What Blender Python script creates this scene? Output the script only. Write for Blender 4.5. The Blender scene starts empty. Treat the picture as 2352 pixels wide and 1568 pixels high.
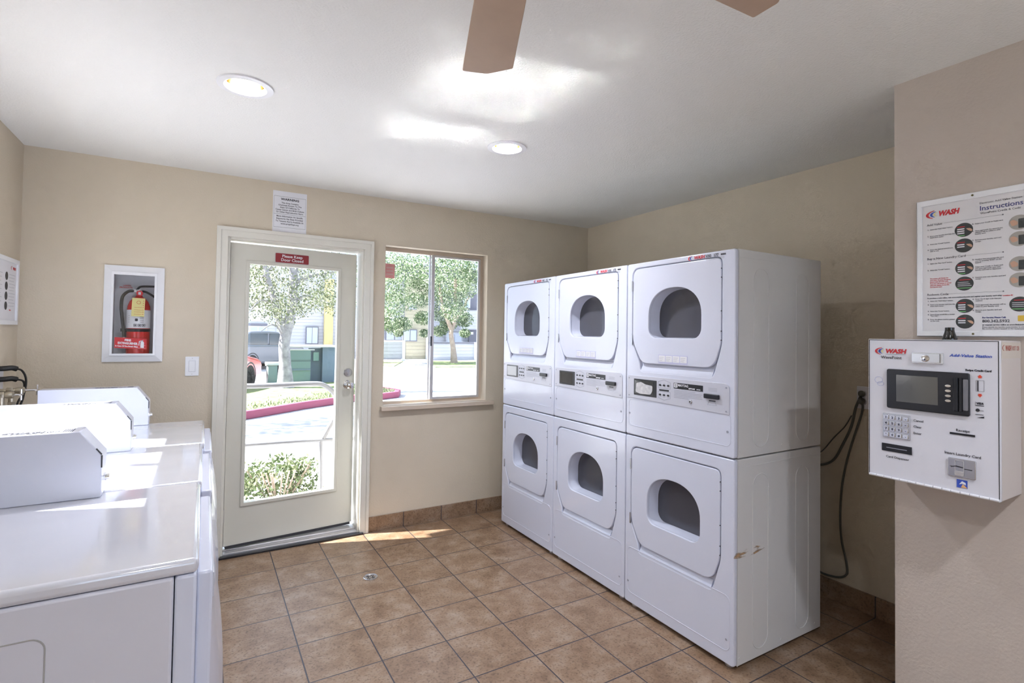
import bpy, bmesh, math, random
from mathutils import Vector, Matrix
random.seed(7)
S = bpy.context.scene
COL = S.collection
PI = math.pi

# ---------------------------------------------------------------- camera data (metres, floor z=0)
YAW, PIT, ROLL = .5436, .0227, .0145
FPX, CX, CY = 1210.85, 1200.06, 742.68
CAM = Vector((-.1013, -3.7998, 1.4251))
_f = Vector((math.sin(YAW)*math.cos(PIT), math.cos(YAW)*math.cos(PIT), math.sin(PIT)))
_r = Vector((math.cos(YAW), -math.sin(YAW), 0))
_u = _r.cross(_f)
RR = _r*math.cos(ROLL) + _u*math.sin(ROLL)
UU = _u*math.cos(ROLL) - _r*math.sin(ROLL)

def at(px, py, ax, val):
    """place something seen in the photograph on the plane x/y/z = val"""
    d = _f + RR*((px-CX)/FPX) - UU*((py-CY)/FPX)
    i = 'xyz'.index(ax)
    return CAM + d*((val-CAM[i])/d[i])

YW, XL, XR, H = .03, -.958, 2.903, 2.418
YB = -5.4          # back wall
XC, YC = 2.178, -2.803

# ---------------------------------------------------------------- materials
MATS = {}
def mat(name, col, rough=.5, metal=0., coat=0., emit=None, es=1., trans=0., bump=None, spec=None, alpha=None):
    if name in MATS: return MATS[name]
    m = bpy.data.materials.new(name); m.use_nodes = True
    nt = m.node_tree; b = nt.nodes['Principled BSDF']
    b.inputs['Base Color'].default_value = (*col, 1)
    b.inputs['Roughness'].default_value = rough
    b.inputs['Metallic'].default_value = metal
    b.inputs['Coat Weight'].default_value = coat
    b.inputs['Coat Roughness'].default_value = .08
    if spec is not None: b.inputs['Specular IOR Level'].default_value = spec
    if trans: b.inputs['Transmission Weight'].default_value = trans
    if emit: b.inputs['Emission Color'].default_value = (*emit, 1); b.inputs['Emission Strength'].default_value = es
    if bump:
        sc, st, det = bump
        tc = nt.nodes.new('ShaderNodeNewGeometry'); n = nt.nodes.new('ShaderNodeTexNoise')
        n.inputs['Scale'].default_value = sc; n.inputs['Detail'].default_value = det
        bp = nt.nodes.new('ShaderNodeBump'); bp.inputs['Strength'].default_value = st; bp.inputs['Distance'].default_value = .004
        nt.links.new(tc.outputs['Position'], n.inputs['Vector']); nt.links.new(n.outputs['Fac'], bp.inputs['Height'])
        nt.links.new(bp.outputs['Normal'], b.inputs['Normal'])
    MATS[name] = m
    return m

def mottled(name, c1, c2, scale=3., rough=.6, bump=None, detail=4, lo=.35, hi=.65, coat=0):
    m = mat(name, c1, rough, bump=bump, coat=coat); nt = m.node_tree; b = nt.nodes['Principled BSDF']
    g = nt.nodes.new('ShaderNodeNewGeometry'); n = nt.nodes.new('ShaderNodeTexNoise')
    n.inputs['Scale'].default_value = scale; n.inputs['Detail'].default_value = detail; n.inputs['Roughness'].default_value = .65
    r = nt.nodes.new('ShaderNodeValToRGB')
    r.color_ramp.elements[0].position = lo; r.color_ramp.elements[1].position = hi
    r.color_ramp.elements[0].color = (*c1, 1); r.color_ramp.elements[1].color = (*c2, 1)
    nt.links.new(g.outputs['Position'], n.inputs['Vector']); nt.links.new(n.outputs['Fac'], r.inputs['Fac'])
    nt.links.new(r.outputs['Color'], b.inputs['Base Color'])
    return m

M_wall = mottled('painted_wall', (.60, .525, .415), (.64, .565, .45), 1.2, .7, bump=(120, .32, 3))
M_ceil = mat('ceiling_paint', (.79, .79, .775), .7, bump=(120, .55, 3))
M_white = mat('white_enamel', (.66, .685, .80), .22, coat=.35)
M_white2 = mat('white_enamel_side', (.66, .655, .655), .38, coat=.1, bump=(160, .05, 2))
M_lid = mat('lid_enamel', (.70, .71, .78), .13, coat=.9, bump=(3.4, .45, 1.6), spec=1.)
M_lid.node_tree.nodes['Principled BSDF'].inputs['Coat IOR'].default_value = 1.9
M_lid.node_tree.nodes['Bump'].inputs['Distance'].default_value = .013
M_lid.node_tree.nodes['Principled BSDF'].inputs['Coat Roughness'].default_value = .10
M_trim = mat('cream_trim', (.72, .70, .63), .38)
M_door = mat('cream_door', (.66, .645, .57), .4)
M_frame = mat('white_frame', (.80, .81, .84), .35)
M_alu = mat('aluminium', (.62, .60, .60), .35, metal=.6)
M_wframe = mat('window_frame_tan', (.60, .50, .40), .45)
M_steel = mat('brushed_steel', (.62, .62, .64), .25, metal=1.)
M_chrome = mat('chrome', (.85, .85, .86), .08, metal=1.)
M_brass = mat('brass_valve', (.46, .42, .34), .35, metal=.85)
M_black = mat('black_plastic', (.014, .014, .018), .3)
M_dark = mat('dark_gap', (.03, .03, .035), .6)
M_grey = mat('grey_print', (.32, .33, .40), .6)
M_pgrey = mat('grey_panel', (.55, .55, .60), .35)
M_red = mat('red_paint', (.62, .02, .02), .25, coat=.4)
M_sred = mat('sign_red', (.26, .012, .02), .3, coat=.5)
M_lred = mat('logo_red', (.60, .03, .04), .5)
M_lblue = mat('logo_blue', (.03, .08, .42), .5)
M_ink = mat('black_ink', (.03, .03, .04), .6)
M_paper = mat('white_paper', (.76, .76, .80), .5)
M_rust = mat('rust', (.3, .12, .03), .8)
M_cord = mat('grey_cord', (.12, .12, .105), .5)
M_bcord = mat('black_cord', (.012, .012, .012), .45)
M_fan = mottled('fan_blade_wood', (.46, .33, .24), (.52, .38, .28), 5, .45)
M_drum = mat('dryer_drum_dark', (.035, .035, .042), .5)
M_yel = mat('yellow_tag', (.74, .66, .28), .6)
M_grass = mottled('lawn', (.09, .14, .05), (.26, .30, .13), 6, .9, bump=(60, .8, 4))
M_road = mottled('driveway', (.42, .41, .42), (.50, .49, .50), 9, .9)
M_walk = mottled('sidewalk', (.50, .49, .48), (.58, .57, .56), 4, .9)
M_curb = mat('red_curb', (.29, .07, .12), .8)

def glass_mat(name, tint=(1, 1, 1), refl=.9, rough=.02, haze=0., hcol=(.1, .1, .12)):
    m = bpy.data.materials.new(name); m.use_nodes = True; nt = m.node_tree
    nt.nodes.remove(nt.nodes['Principled BSDF'])
    o = nt.nodes['Material Output']
    t = nt.nodes.new('ShaderNodeBsdfTransparent'); t.inputs['Color'].default_value = (*tint, 1)
    g = nt.nodes.new('ShaderNodeBsdfGlossy'); g.inputs['Roughness'].default_value = rough
    lw = nt.nodes.new('ShaderNodeLayerWeight'); lw.inputs['Blend'].default_value = .5
    pw = nt.nodes.new('ShaderNodeMath'); pw.operation = 'POWER'; pw.inputs[1].default_value = 5
    ma = nt.nodes.new('ShaderNodeMath'); ma.operation = 'MULTIPLY_ADD'; ma.inputs[1].default_value = .9*refl; ma.inputs[2].default_value = .045*refl
    mx = nt.nodes.new('ShaderNodeMixShader')
    nt.links.new(lw.outputs['Facing'], pw.inputs[0]); nt.links.new(pw.outputs[0], ma.inputs[0]); nt.links.new(ma.outputs[0], mx.inputs[0])
    nt.links.new(t.outputs[0], mx.inputs[1]); nt.links.new(g.outputs[0], mx.inputs[2]); last = mx
    if haze:
        d = nt.nodes.new('ShaderNodeBsdfDiffuse'); d.inputs['Color'].default_value = (*hcol, 1)
        m2 = nt.nodes.new('ShaderNodeMixShader'); m2.inputs[0].default_value = haze
        nt.links.new(mx.outputs[0], m2.inputs[1]); nt.links.new(d.outputs[0], m2.inputs[2]); last = m2
    nt.links.new(last.outputs[0], o.inputs[0])
    return m
M_glass = glass_mat('window_glass', (.985, .99, .99), .9)
M_smoke = glass_mat('smoked_glass', (.42, .42, .46), 2.0, .06, .5, (.17, .17, .20))

def tile_mat(name, axes='xy', rough=.38):
    """square terracotta tiles 0.30 m on the world grid"""
    m = bpy.data.materials.new(name); m.use_nodes = True; nt = m.node_tree; b = nt.nodes['Principled BSDF']
    g = nt.nodes.new('ShaderNodeNewGeometry'); sp = nt.nodes.new('ShaderNodeSeparateXYZ'); cb = nt.nodes.new('ShaderNodeCombineXYZ')
    nt.links.new(g.outputs['Position'], sp.inputs[0])
    offs = nt.nodes.new('ShaderNodeVectorMath'); offs.operation = 'ADD'; offs.inputs[1].default_value = (30.0, 30.0, 0) if axes == 'xy' else (30.0, .05, 0)
    nt.links.new(sp.outputs['XYZ'.index(axes[0].upper())], cb.inputs[0])
    nt.links.new(sp.outputs['XYZ'.index(axes[1].upper())], cb.inputs[1])
    nt.links.new(cb.outputs[0], offs.inputs[0])
    br = nt.nodes.new('ShaderNodeTexBrick'); br.offset = 0; br.squash = 1
    br.inputs['Scale'].default_value = 1; br.inputs['Brick Width'].default_value = .3; br.inputs['Row Height'].default_value = .3
    br.inputs['Mortar Size'].default_value = .0032; br.inputs['Mortar Smooth'].default_value = .3
    br.inputs['Color1'].default_value = (0, 0, 0, 1); br.inputs['Color2'].default_value = (1, 1, 1, 1); br.inputs['Mortar'].default_value = (.5, .5, .5, 1)
    nt.links.new(offs.outputs[0], br.inputs['Vector'])
    # per tile jump of the noise
    sc = nt.nodes.new('ShaderNodeVectorMath'); sc.operation = 'SCALE'; sc.inputs['Scale'].default_value = 7.3
    nt.links.new(br.outputs['Color'], sc.inputs[0])
    ad = nt.nodes.new('ShaderNodeVectorMath'); ad.operation = 'ADD'
    nt.links.new(g.outputs['Position'], ad.inputs[0]); nt.links.new(sc.outputs[0], ad.inputs[1])
    n1 = nt.nodes.new('ShaderNodeTexNoise'); n1.inputs['Scale'].default_value = 9; n1.inputs['Detail'].default_value = 6; n1.inputs['Roughness'].default_value = .7
    n2 = nt.nodes.new('ShaderNodeTexNoise'); n2.inputs['Scale'].default_value = 95; n2.inputs['Detail'].default_value = 3
    nt.links.new(ad.outputs[0], n1.inputs['Vector']); nt.links.new(ad.outputs[0], n2.inputs['Vector'])
    r1 = nt.nodes.new('ShaderNodeValToRGB'); e = r1.color_ramp.elements
    e[0].position = .30; e[0].color = (.175, .100, .055, 1); e[1].position = .70; e[1].color = (.35, .26, .19, 1)
    x = e.new(.5); x.color = (.268, .172, .105, 1)
    r2 = nt.nodes.new('ShaderNodeValToRGB'); e = r2.color_ramp.elements
    e[0].position = .33; e[0].color = (.62, .58, .55, 1); e[1].position = .48; e[1].color = (1, 1, 1, 1)
    nt.links.new(n1.outputs['Fac'], r1.inputs['Fac']); nt.links.new(n2.outputs['Fac'], r2.inputs['Fac'])
    mu = nt.nodes.new('ShaderNodeMix'); mu.data_type = 'RGBA'; mu.blend_type = 'MULTIPLY'; mu.inputs[0].default_value = 1
    nt.links.new(r1.outputs[0], mu.inputs[6]); nt.links.new(r2.outputs[0], mu.inputs[7])
    mx = nt.nodes.new('ShaderNodeMix'); mx.data_type = 'RGBA'; mx.inputs[7].default_value = (.045, .04, .05, 1)
    nt.links.new(br.outputs['Fac'], mx.inputs[0]); nt.links.new(mu.outputs[2], mx.inputs[6])
    nt.links.new(mx.outputs[2], b.inputs['Base Color'])
    bp = nt.nodes.new('ShaderNodeBump'); bp.inputs['Strength'].default_value = .5; bp.inputs['Distance'].default_value = .003; bp.invert = True
    nt.links.new(br.outputs['Fac'], bp.inputs['Height'])
    bp2 = nt.nodes.new('ShaderNodeBump'); bp2.inputs['Strength'].default_value = .12; bp2.inputs['Distance'].default_value = .004
    nt.links.new(n1.outputs['Fac'], bp2.inputs['Height']); nt.links.new(bp.outputs['Normal'], bp2.inputs['Normal'])
    nt.links.new(bp2.outputs['Normal'], b.inputs['Normal'])
    b.inputs['Roughness'].default_value = rough
    return m
M_rail = mat('galvanised_pipe', (.34, .34, .36), .45, metal=.5)
M_tile = tile_mat('floor_tile', 'xy')
M_tile_x = tile_mat('baseboard_tile_front', 'xz', .45)
M_tile_y = tile_mat('baseboard_tile_side', 'yz', .45)

def siding_mat(name, c1, pitch=.2):
    m = mat(name, c1, .8); nt = m.node_tree; b = nt.nodes['Principled BSDF']
    g = nt.nodes.new('ShaderNodeNewGeometry'); sp = nt.nodes.new('ShaderNodeSeparateXYZ')
    nt.links.new(g.outputs['Position'], sp.inputs[0])
    d = nt.nodes.new('ShaderNodeMath'); d.operation = 'DIVIDE'; d.inputs[1].default_value = pitch
    nt.links.new(sp.outputs[2], d.inputs[0])
    fr = nt.nodes.new('ShaderNodeMath'); fr.operation = 'FRACT'; nt.links.new(d.outputs[0], fr.inputs[0])
    r = nt.nodes.new('ShaderNodeValToRGB'); e = r.color_ramp.elements
    e[0].position = .0; e[0].color = (c1[0]*.45, c1[1]*.45, c1[2]*.5, 1); e[1].position = .12; e[1].color = (*c1, 1)
    nt.links.new(fr.outputs[0], r.inputs['Fac']); nt.links.new(r.outputs[0], b.inputs['Base Color'])
    bp = nt.nodes.new('ShaderNodeBump'); bp.inputs['Strength'].default_value = .8; bp.inputs['Distance'].default_value = .02
    nt.links.new(fr.outputs[0], bp.inputs['Height']); nt.links.new(bp.outputs[0], b.inputs['Normal'])
    return m
M_side_grey = siding_mat('grey_lap_siding', (.50, .51, .56))
M_side_tan = siding_mat('tan_lap_siding', (.50, .46, .34), .22)
M_side_white = siding_mat('white_lap_siding', (.70, .70, .70))
M_green = siding_mat('green_boards', (.17, .26, .25), .6)
M_green2 = mat('blue_green_panel', (.15, .21, .27), .6)
M_shwall = mat('grey_trim_dark', (.17, .17, .21), .7)
M_yside = mat('yellow_trim', (.62, .50, .24), .8)
M_bark = mottled('pale_bark', (.40, .38, .40), (.22, .21, .23), 7, .9, bump=(14, .6, 4))
M_bark2 = mottled('tan_bark', (.46, .36, .29), (.34, .27, .22), 6, .9)
def leaf_mat(name, c1, c2, c3):
    m = mat(name, c1, .6); nt = m.node_tree; b = nt.nodes['Principled BSDF']
    g = nt.nodes.new('ShaderNodeNewGeometry'); r = nt.nodes.new('ShaderNodeValToRGB'); e = r.color_ramp.elements
    e[0].position = 0; e[0].color = (*c1, 1); e[1].position = 1; e[1].color = (*c3, 1); x = e.new(.6); x.color = (*c2, 1)
    nt.links.new(g.outputs['Random Per Island'], r.inputs['Fac']); nt.links.new(r.outputs[0], b.inputs['Base Color'])
    tl = nt.nodes.new('ShaderNodeBsdfTranslucent'); nt.links.new(r.outputs[0], tl.inputs[0])
    mx = nt.nodes.new('ShaderNodeMixShader'); mx.inputs[0].default_value = .2
    o = nt.nodes['Material Output']; nt.links.new(b.outputs[0], mx.inputs[1]); nt.links.new(tl.outputs[0], mx.inputs[2]); nt.links.new(mx.outputs[0], o.inputs[0])
    return m
M_leaf = leaf_mat('olive_leaves', (.08, .10, .055), (.17, .20, .10), (.66, .66, .48))  # dark and near-white leaves paint shaded and sunlit foliage into the colour
M_leaf2 = leaf_mat('green_leaves', (.05, .09, .045), (.16, .24, .10), (.80, .82, .60))  # palest leaves are sunlit crown highlights painted into the ramp
M_bushl = leaf_mat('bush_leaves', (.06, .10, .035), (.16, .21, .09), (.56, .58, .38))

# ---------------------------------------------------------------- mesh helpers
def V(*a): return Vector(a)
def nb(): return bmesh.new()
def box(bm, x0, x1, y0, y1, z0, z1):
    v = [bm.verts.new((x, y, z)) for x in (x0, x1) for y in (y0, y1) for z in (z0, z1)]
    for f in ((0, 1, 3, 2), (4, 6, 7, 5), (0, 4, 5, 1), (2, 3, 7, 6), (0, 2, 6, 4), (1, 5, 7, 3)):
        bm.faces.new([v[i] for i in f])
    return bm
def ring(bm, c, a, b, r, n, r2=None):
    r2 = r if r2 is None else r2
    return [bm.verts.new(c + a*(r*math.cos(2*PI*i/n)) + b*(r2*math.sin(2*PI*i/n))) for i in range(n)]
def basis(d):
    d = d.normalized(); a = d.orthogonal().normalized(); return a, d.cross(a)
def skin(bm, r1, r2):
    n = len(r1)
    for i in range(n): bm.faces.new((r1[i], r1[(i+1) % n], r2[(i+1) % n], r2[i]))
def cyl(bm, p0, p1, r0, r1=None, n=20, caps=True):
    p0, p1 = Vector(p0), Vector(p1); r1 = r0 if r1 is None else r1
    a, b = basis(p1-p0); A = ring(bm, p0, a, b, r0, n); B = ring(bm, p1, a, b, r1, n); skin(bm, A, B)
    if caps: bm.faces.new(A[::-1]); bm.faces.new(B)
    return bm
def tube(bm, pts, r, n=10, radii=None):
    pts = [Vector(p) for p in pts]; prev = None; a = None
    for i, p in enumerate(pts):
        d = (pts[min(i+1, len(pts)-1)] - pts[max(i-1, 0)]).normalized()
        if a is None: a, b = basis(d)
        else:
            a = (a - d*a.dot(d)).normalized(); b = d.cross(a)
        R = ring(bm, p, a, b, radii[i] if radii else r, n)
        if prev: skin(bm, prev, R)
        else: bm.faces.new(R[::-1])
        prev = R
    bm.faces.new(prev); return bm
def smooth_path(pts, k=6):
    pts = [Vector(p) for p in pts]; out = []
    for i in range(len(pts)-1):
        p0, p1, p2, p3 = pts[max(i-1, 0)], pts[i], pts[i+1], pts[min(i+2, len(pts)-1)]
        for j in range(k):
            t = j/k
            out.append(.5*((2*p1)+(p2-p0)*t+(2*p0-5*p1+4*p2-p3)*t*t+(3*p1-p0-3*p2+p3)*t**3))
    return out+[pts[-1]]
def lathe(bm, prof, c=(0, 0, 0), ax=(0, 0, 1), n=28):
    """prof: list of (radius, height)"""
    c, ax = Vector(c), Vector(ax).normalized(); a, b = basis(ax); prev = None
    for r, h in prof:
        R = ring(bm, c+ax*h, a, b, max(r, .0002), n)
        if prev: skin(bm, prev, R)
        else: bm.faces.new(R[::-1])
        prev = R
    bm.faces.new(prev); return bm
def prism(bm, poly, M):
    """poly: 2d points, M(u,v,w) -> xyz ; w in (0,1)"""
    A = [bm.verts.new(M(u, v, 0)) for u, v in poly]; B = [bm.verts.new(M(u, v, 1)) for u, v in poly]
    skin(bm, A, B); bm.faces.new(A[::-1]); bm.faces.new(B); return bm
def mesh(name, bm):
    bmesh.ops.recalc_face_normals(bm, faces=bm.faces)
    me = bpy.data.meshes.new(name); bm.to_mesh(me); bm.free(); return me
def obj(name, bm, m=None, parent=None, bevel=0, smooth=True, seg=2, loc=None):
    me = bm if isinstance(bm, bpy.types.Mesh) else mesh(name, bm)
    o = bpy.data.objects.new(name, me); COL.objects.link(o)
    if m and not me.materials: me.materials.append(m)
    if parent: o.parent = parent
    if loc: o.location = loc
    if smooth:
        for p in me.polygons: p.use_smooth = True
        try: me.set_sharp_from_angle(angle=math.radians(35))
        except Exception: pass
    if bevel:
        b = o.modifiers.new('bevel', 'BEVEL'); b.width = bevel; b.segments = seg; b.limit_method = 'ANGLE'; b.angle_limit = math.radians(40)
    return o
def pieces(name, bm, m=None, parent=None, **k):
    """every separate island of bm becomes an object of its own"""
    bm.verts.index_update(); bm.verts.ensure_lookup_table(); seen = set(); out = []
    for v0 in bm.verts:
        if v0.index in seen: continue
        st = [v0]; seen.add(v0.index); isl_ = []
        while st:
            v = st.pop(); isl_.append(v)
            for e in v.link_edges:
                q = e.other_vert(v)
                if q.index not in seen: seen.add(q.index); st.append(q)
        out.append(isl_)
    res = []
    for isl_ in out:
        b2 = bmesh.new(); mp = {v: b2.verts.new(v.co) for v in isl_}
        for f in {f for v in isl_ for f in v.link_faces}: b2.faces.new([mp[v] for v in f.verts])
        res.append(obj(name, b2, m, parent, **k))
    bm.free(); return res
def tag(o, label, cat, group=None, kind=None):
    o['label'] = label; o['category'] = cat
    if group: o['group'] = group
    if kind: o['kind'] = kind
    return o
def struct(o): o['kind'] = 'structure'; return o
def thing(name, label, cat, loc=(0, 0, 0), rz=0, group=None):
    o = bpy.data.objects.new(name, None); COL.objects.link(o); o.empty_display_size = .1
    o.location = loc; o.rotation_euler = (0, 0, rz); return tag(o, label, cat, group)
def dup(root, loc, label=None, rz=None):
    m = {}
    def rec(o, par):
        c = o.copy(); COL.objects.link(c); c.parent = par
        for ch in list(o.children): rec(ch, c)
        return c
    r = rec(root, None); r.location = loc
    if rz is not None: r.rotation_euler = (0, 0, rz)
    if label: r['label'] = label
    return r

# 2-D outlines -> solid plates with holes (u,v plane, thickness along w), then mapped to a frame
def frame(o, u, v):
    u, v = Vector(u), Vector(v); w = u.cross(v)
    m = Matrix((u, v, w)).transposed().to_4x4(); m.translation = Vector(o); return m
def plate_me(loops, t, bev=0, off=0.):
    cu = bpy.data.curves.new('c', 'CURVE'); cu.dimensions = '2D'; cu.fill_mode = 'BOTH'
    cu.extrude = max(t/2-bev, .00005); cu.bevel_depth = bev; cu.offset = off-bev; cu.bevel_resolution = 2; cu.resolution_u = 1
    for lp in loops:
        s = cu.splines.new('POLY'); s.points.add(len(lp)-1); s.use_cyclic_u = True
        for p, q in zip(s.points, lp): p.co = (q[0], q[1], 0, 1)
    o = bpy.data.objects.new('c', cu); me = bpy.data.meshes.new_from_object(o)
    bpy.data.objects.remove(o); bpy.data.curves.remove(cu); return me
def add_plate(bm, loops, t, F, bev=0, w0=0.):
    """plate whose back is at w0 and front at w0+t in frame F"""
    me = plate_me(loops, t, bev); me.transform(F @ Matrix.Translation((0, 0, w0+t/2)))
    bm.from_mesh(me); bpy.data.meshes.remove(me); return bm
def rect(u0, u1, v0, v1, r=0, n=5):
    if not r: return [(u0, v0), (u1, v0), (u1, v1), (u0, v1)]
    out = []
    for cx, cy, a0 in ((u1-r, v0+r, -90), (u1-r, v1-r, 0), (u0+r, v1-r, 90), (u0+r, v0+r, 180)):
        for i in range(n+1):
            a = math.radians(a0+90*i/n); out.append((cx+r*math.cos(a), cy+r*math.sin(a)))
    return out
def rounded(poly, rads, n=6):
    out = []; N = len(poly)
    for i, p in enumerate(poly):
        p = Vector(p); a = Vector(poly[i-1])-p; b = Vector(poly[(i+1) % N])-p; r = rads[i] if isinstance(rads, (list, tuple)) else rads
        a1 = p+a.normalized()*min(r, a.length*.49); b1 = p+b.normalized()*min(r, b.length*.49)
        for j in range(n+1):
            t = j/n; q = a1*(1-t)**2+p*2*t*(1-t)+b1*t*t; out.append((q.x, q.y))
    return out
def circle(cu, cv, r, n=28, r2=None):
    r2 = r2 or r; return [(cu+r*math.cos(2*PI*i/n), cv+r2*math.sin(2*PI*i/n)) for i in range(n)]
def add_text(bm, s, F, u, v, size, align='LEFT', bold=0., xs=1., shear=0., w=.0006, width=None, ls=1.0):
    cu = bpy.data.curves.new('t', 'FONT'); cu.body = s; cu.size = size; cu.align_x = align; cu.offset = bold
    cu.extrude = .00012; cu.resolution_u = 2; cu.shear = shear; cu.space_line = ls
    o = bpy.data.objects.new('t', cu); me = bpy.data.meshes.new_from_object(o)
    bpy.data.objects.remove(o); bpy.data.curves.remove(cu)
    if width and len(me.vertices):
        xsn = [q.co.x for q in me.vertices]; xs = width/max(1e-6, max(xsn)-min(xsn))
    me.transform(F @ Matrix.Translation((u, v, w)) @ Matrix.Diagonal((xs, 1, 1, 1)))
    bm.from_mesh(me); bpy.data.meshes.remove(me); return bm
def swoosh(F, u, v, s, w=.0006):
    """the three nested crescents of the laundry company's mark; (u,v) lower left, s height -> (red bm, blue bm, gold bm)"""
    out = []
    for k, (cx, rx, ry, th) in enumerate(((1.05, 1.05, .5, .26), (1.15, .72, .36, .22), (1.28, .5, .25, .16))):
        pts = []; N = 14
        for i in range(N+1):
            a = math.radians(100+150*i/N); pts.append((u+s*(cx+rx*math.cos(a)), v+s*(.5+ry*math.sin(a))))
        for i in range(N, -1, -1):
            a = math.radians(100+150*i/N); q = th*math.sin(PI*i/N)
            pts.append((u+s*(cx+q+.02+rx*math.cos(a)), v+s*(.5+(ry*.86)*math.sin(a))))
        bm = nb(); add_plate(bm, [pts], .0003, F, 0, w); out.append(bm)
    return out

# ================================================================= ROOM SHELL
T = .14
FF = frame((0, YW, 0), (1, 0, 0), (0, 0, 1))     # w = -y : into the room ; front wall
# doors and windows of the front wall
DX0, DX1, DZ = .015, .882, 2.03
WX0, WX1, WZ0, WZ1 = 1.03, 1.872, .893, 2.075
CX0, CX1, CZ0, CZ1 = -.575, -.335, 1.262, 1.775
bm = nb()
add_plate(bm, [[(XL-.14, 0), (DX0, 0), (DX0, DZ), (DX1, DZ), (DX1, 0), (XR+.14, 0), (XR+.14, H+.05), (XL-.14, H+.05)],
               rect(WX0, WX1, WZ0, WZ1), rect(CX0, CX1, CZ0, CZ1)], T, FF, 0, -T)
struct(obj('wall_front', bm, M_wall, smooth=False))
# left wall with its window (off to the left of the frame)
FL = frame((XL, 0, 0), (0, 1, 0), (0, 0, 1))       # w = +x
LW = (-1.72, -.56, 1.12, 1.82)
bm = nb(); add_plate(bm, [rect(YB-.14, YW, 0, H+.05), rect(*LW)], .12, FL, 0, -.12)
struct(obj('wall_left', bm, M_wall, smooth=False))
bm = nb(); box(bm, XR, XR+.12, YC-.12, YW, 0, H+.05)
struct(obj('wall_right', bm, M_wall, smooth=False))
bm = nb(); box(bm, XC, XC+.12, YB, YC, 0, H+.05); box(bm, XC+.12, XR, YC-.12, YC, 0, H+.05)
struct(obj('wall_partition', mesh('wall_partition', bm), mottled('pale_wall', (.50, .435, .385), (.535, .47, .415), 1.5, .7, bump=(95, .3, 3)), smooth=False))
FB = frame((0, YB, 0), (-1, 0, 0), (0, 0, 1))      # w = +y
BW = (-1.7, .55, .85, 2.1)  # unseen opening behind the camera, added to let in fill light
bm = nb(); add_plate(bm, [rect(-XC-.12, -XL, 0, H+.05), rect(*BW)], .12, FB, 0, -.12)
struct(obj('wall_back', bm, M_wall, smooth=False))
bm = nb(); box(bm, XL-.12, XR+.12, YB-.12, YW+.0, -.12, 0)
struct(obj('floor', bm, M_tile, smooth=False))
# ceiling with holes for the can lights
LIGHTS = [(.02, -1.405), (1.25, -1.38), (.02, -4.2), (1.25, -4.2)]  # last two are unseen extras behind the camera, added for fill
FC = frame((0, 0, H), (1, 0, 0), (0, -1, 0))       # w = -z
bm = nb(); add_plate(bm, [[(XL-.12, -YW-T), (XR+.12, -YW-T), (XR+.12, -YB+.12), (XL-.12, -YB+.12)]] + [circle(x, -y, .082) for x, y in LIGHTS], .15, FC, 0, -.15)
struct(obj('ceiling', bm, M_ceil, smooth=False))
# tiled skirting
bm = nb(); box(bm, .942, 2.9, YW-.011, YW, 0, .105); struct(obj('baseboard_front', bm, M_tile_x, bevel=.002))
bm = nb(); box(bm, XR-.011, XR, YC, YW-.011, 0, .105); struct(obj('baseboard_right', bm, M_tile_y, bevel=.002))

# door_1 : casing, jambs, slab ajar to the outside
d1 = bpy.data.objects.new('door_1', None); COL.objects.link(d1); struct(d1); d1.location = (DX0, YW, 0)
bm = nb(); L = Matrix.Translation((-DX0, -YW, 0)) @ FF
cas = [(-.045, 0), (DX0+.004, 0), (DX0+.004, DZ-.004), (DX1-.004, DZ-.004), (DX1-.004, 0), (.94, 0), (.94, 2.088), (-.045, 2.088)]
add_plate(bm, [cas], .016, L, .003, 0)
cas2 = [(-.045, 0), (-.02, 0), (-.02, 2.065), (.918, 2.065), (.918, 0), (.94, 0), (.94, 2.088), (-.045, 2.088)]
add_plate(bm, [cas2], .008, L, .002, .015)
obj('casing', bm, M_trim, d1)
bm = nb(); jw = .018
for a, b in ((0, jw), (DX1-DX0-jw, DX1-DX0)): box(bm, a, b, 0, T+.01, 0, DZ)
box(bm, jw, DX1-DX0-jw, 0, T+.01, DZ-jw, DZ)
obj('jamb', bm, M_trim, d1, bevel=.002)
bm = nb(); box(bm, jw, DX1-DX0-jw, -.0, T+.06, .0, .022); box(bm, jw, DX1-DX0-jw, .05, T-.01, .022, .032)
obj('threshold', bm, M_alu, d1, bevel=.003)
bm = nb(); box(bm, -.02, DX1-DX0+.02, -.035, -.0005, .0, .012); obj('floor_strip', bm, M_black, d1, bevel=.002)
SW = .818                                          # slab width, hinged on the left
slab = bpy.data.objects.new('slab', None)
F0 = frame((0, 0, 0), (1, 0, 0), (0, 0, 1))
GL = (.108, .688, .312, 1.872)
bm = nb(); add_plate(bm, [rect(0, SW, .055, 1.998), rect(*GL)], .042, F0, .001, -.042)
slab = obj('slab', bm, M_door, d1)
slab.location = (.0, .035, 0); slab.location.x = jw+.003; slab.rotation_euler = (0, 0, math.radians(5.6))
bm = nb(); add_plate(bm, [rect(GL[0]-.018, GL[1]+.018, GL[2]-.018, GL[3]+.018), rect(GL[0]+.004, GL[1]-.004, GL[2]+.004, GL[3]-.004)], .009, F0, .003, 0)
obj('glazing_bead', bm, M_door, slab)
bm = nb(); box(bm, GL[0], GL[1], .018, .024, GL[2], GL[3]); obj('glass', bm, M_glass, slab, smooth=False)
bm = nb(); lathe(bm, [(.033, 0), (.033, .004), (.028, .010), (.012, .012), (.012, .034), (.020, .040), (.0275, .052), (.0275, .064), (.020, .074), (.006, .077)], (.77, 0, 1.05), (0, -1, 0)); obj('knob', bm, M_chrome, slab)
bm = nb(); lathe(bm, [(.031, 0), (.031, .004), (.026, .010), (.006, .011)], (.77, 0, 1.138), (0, -1, 0)); box(bm, .766, .774, -.024, -.009, 1.122, 1.154); obj('deadbolt', bm, M_steel, slab)
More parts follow.
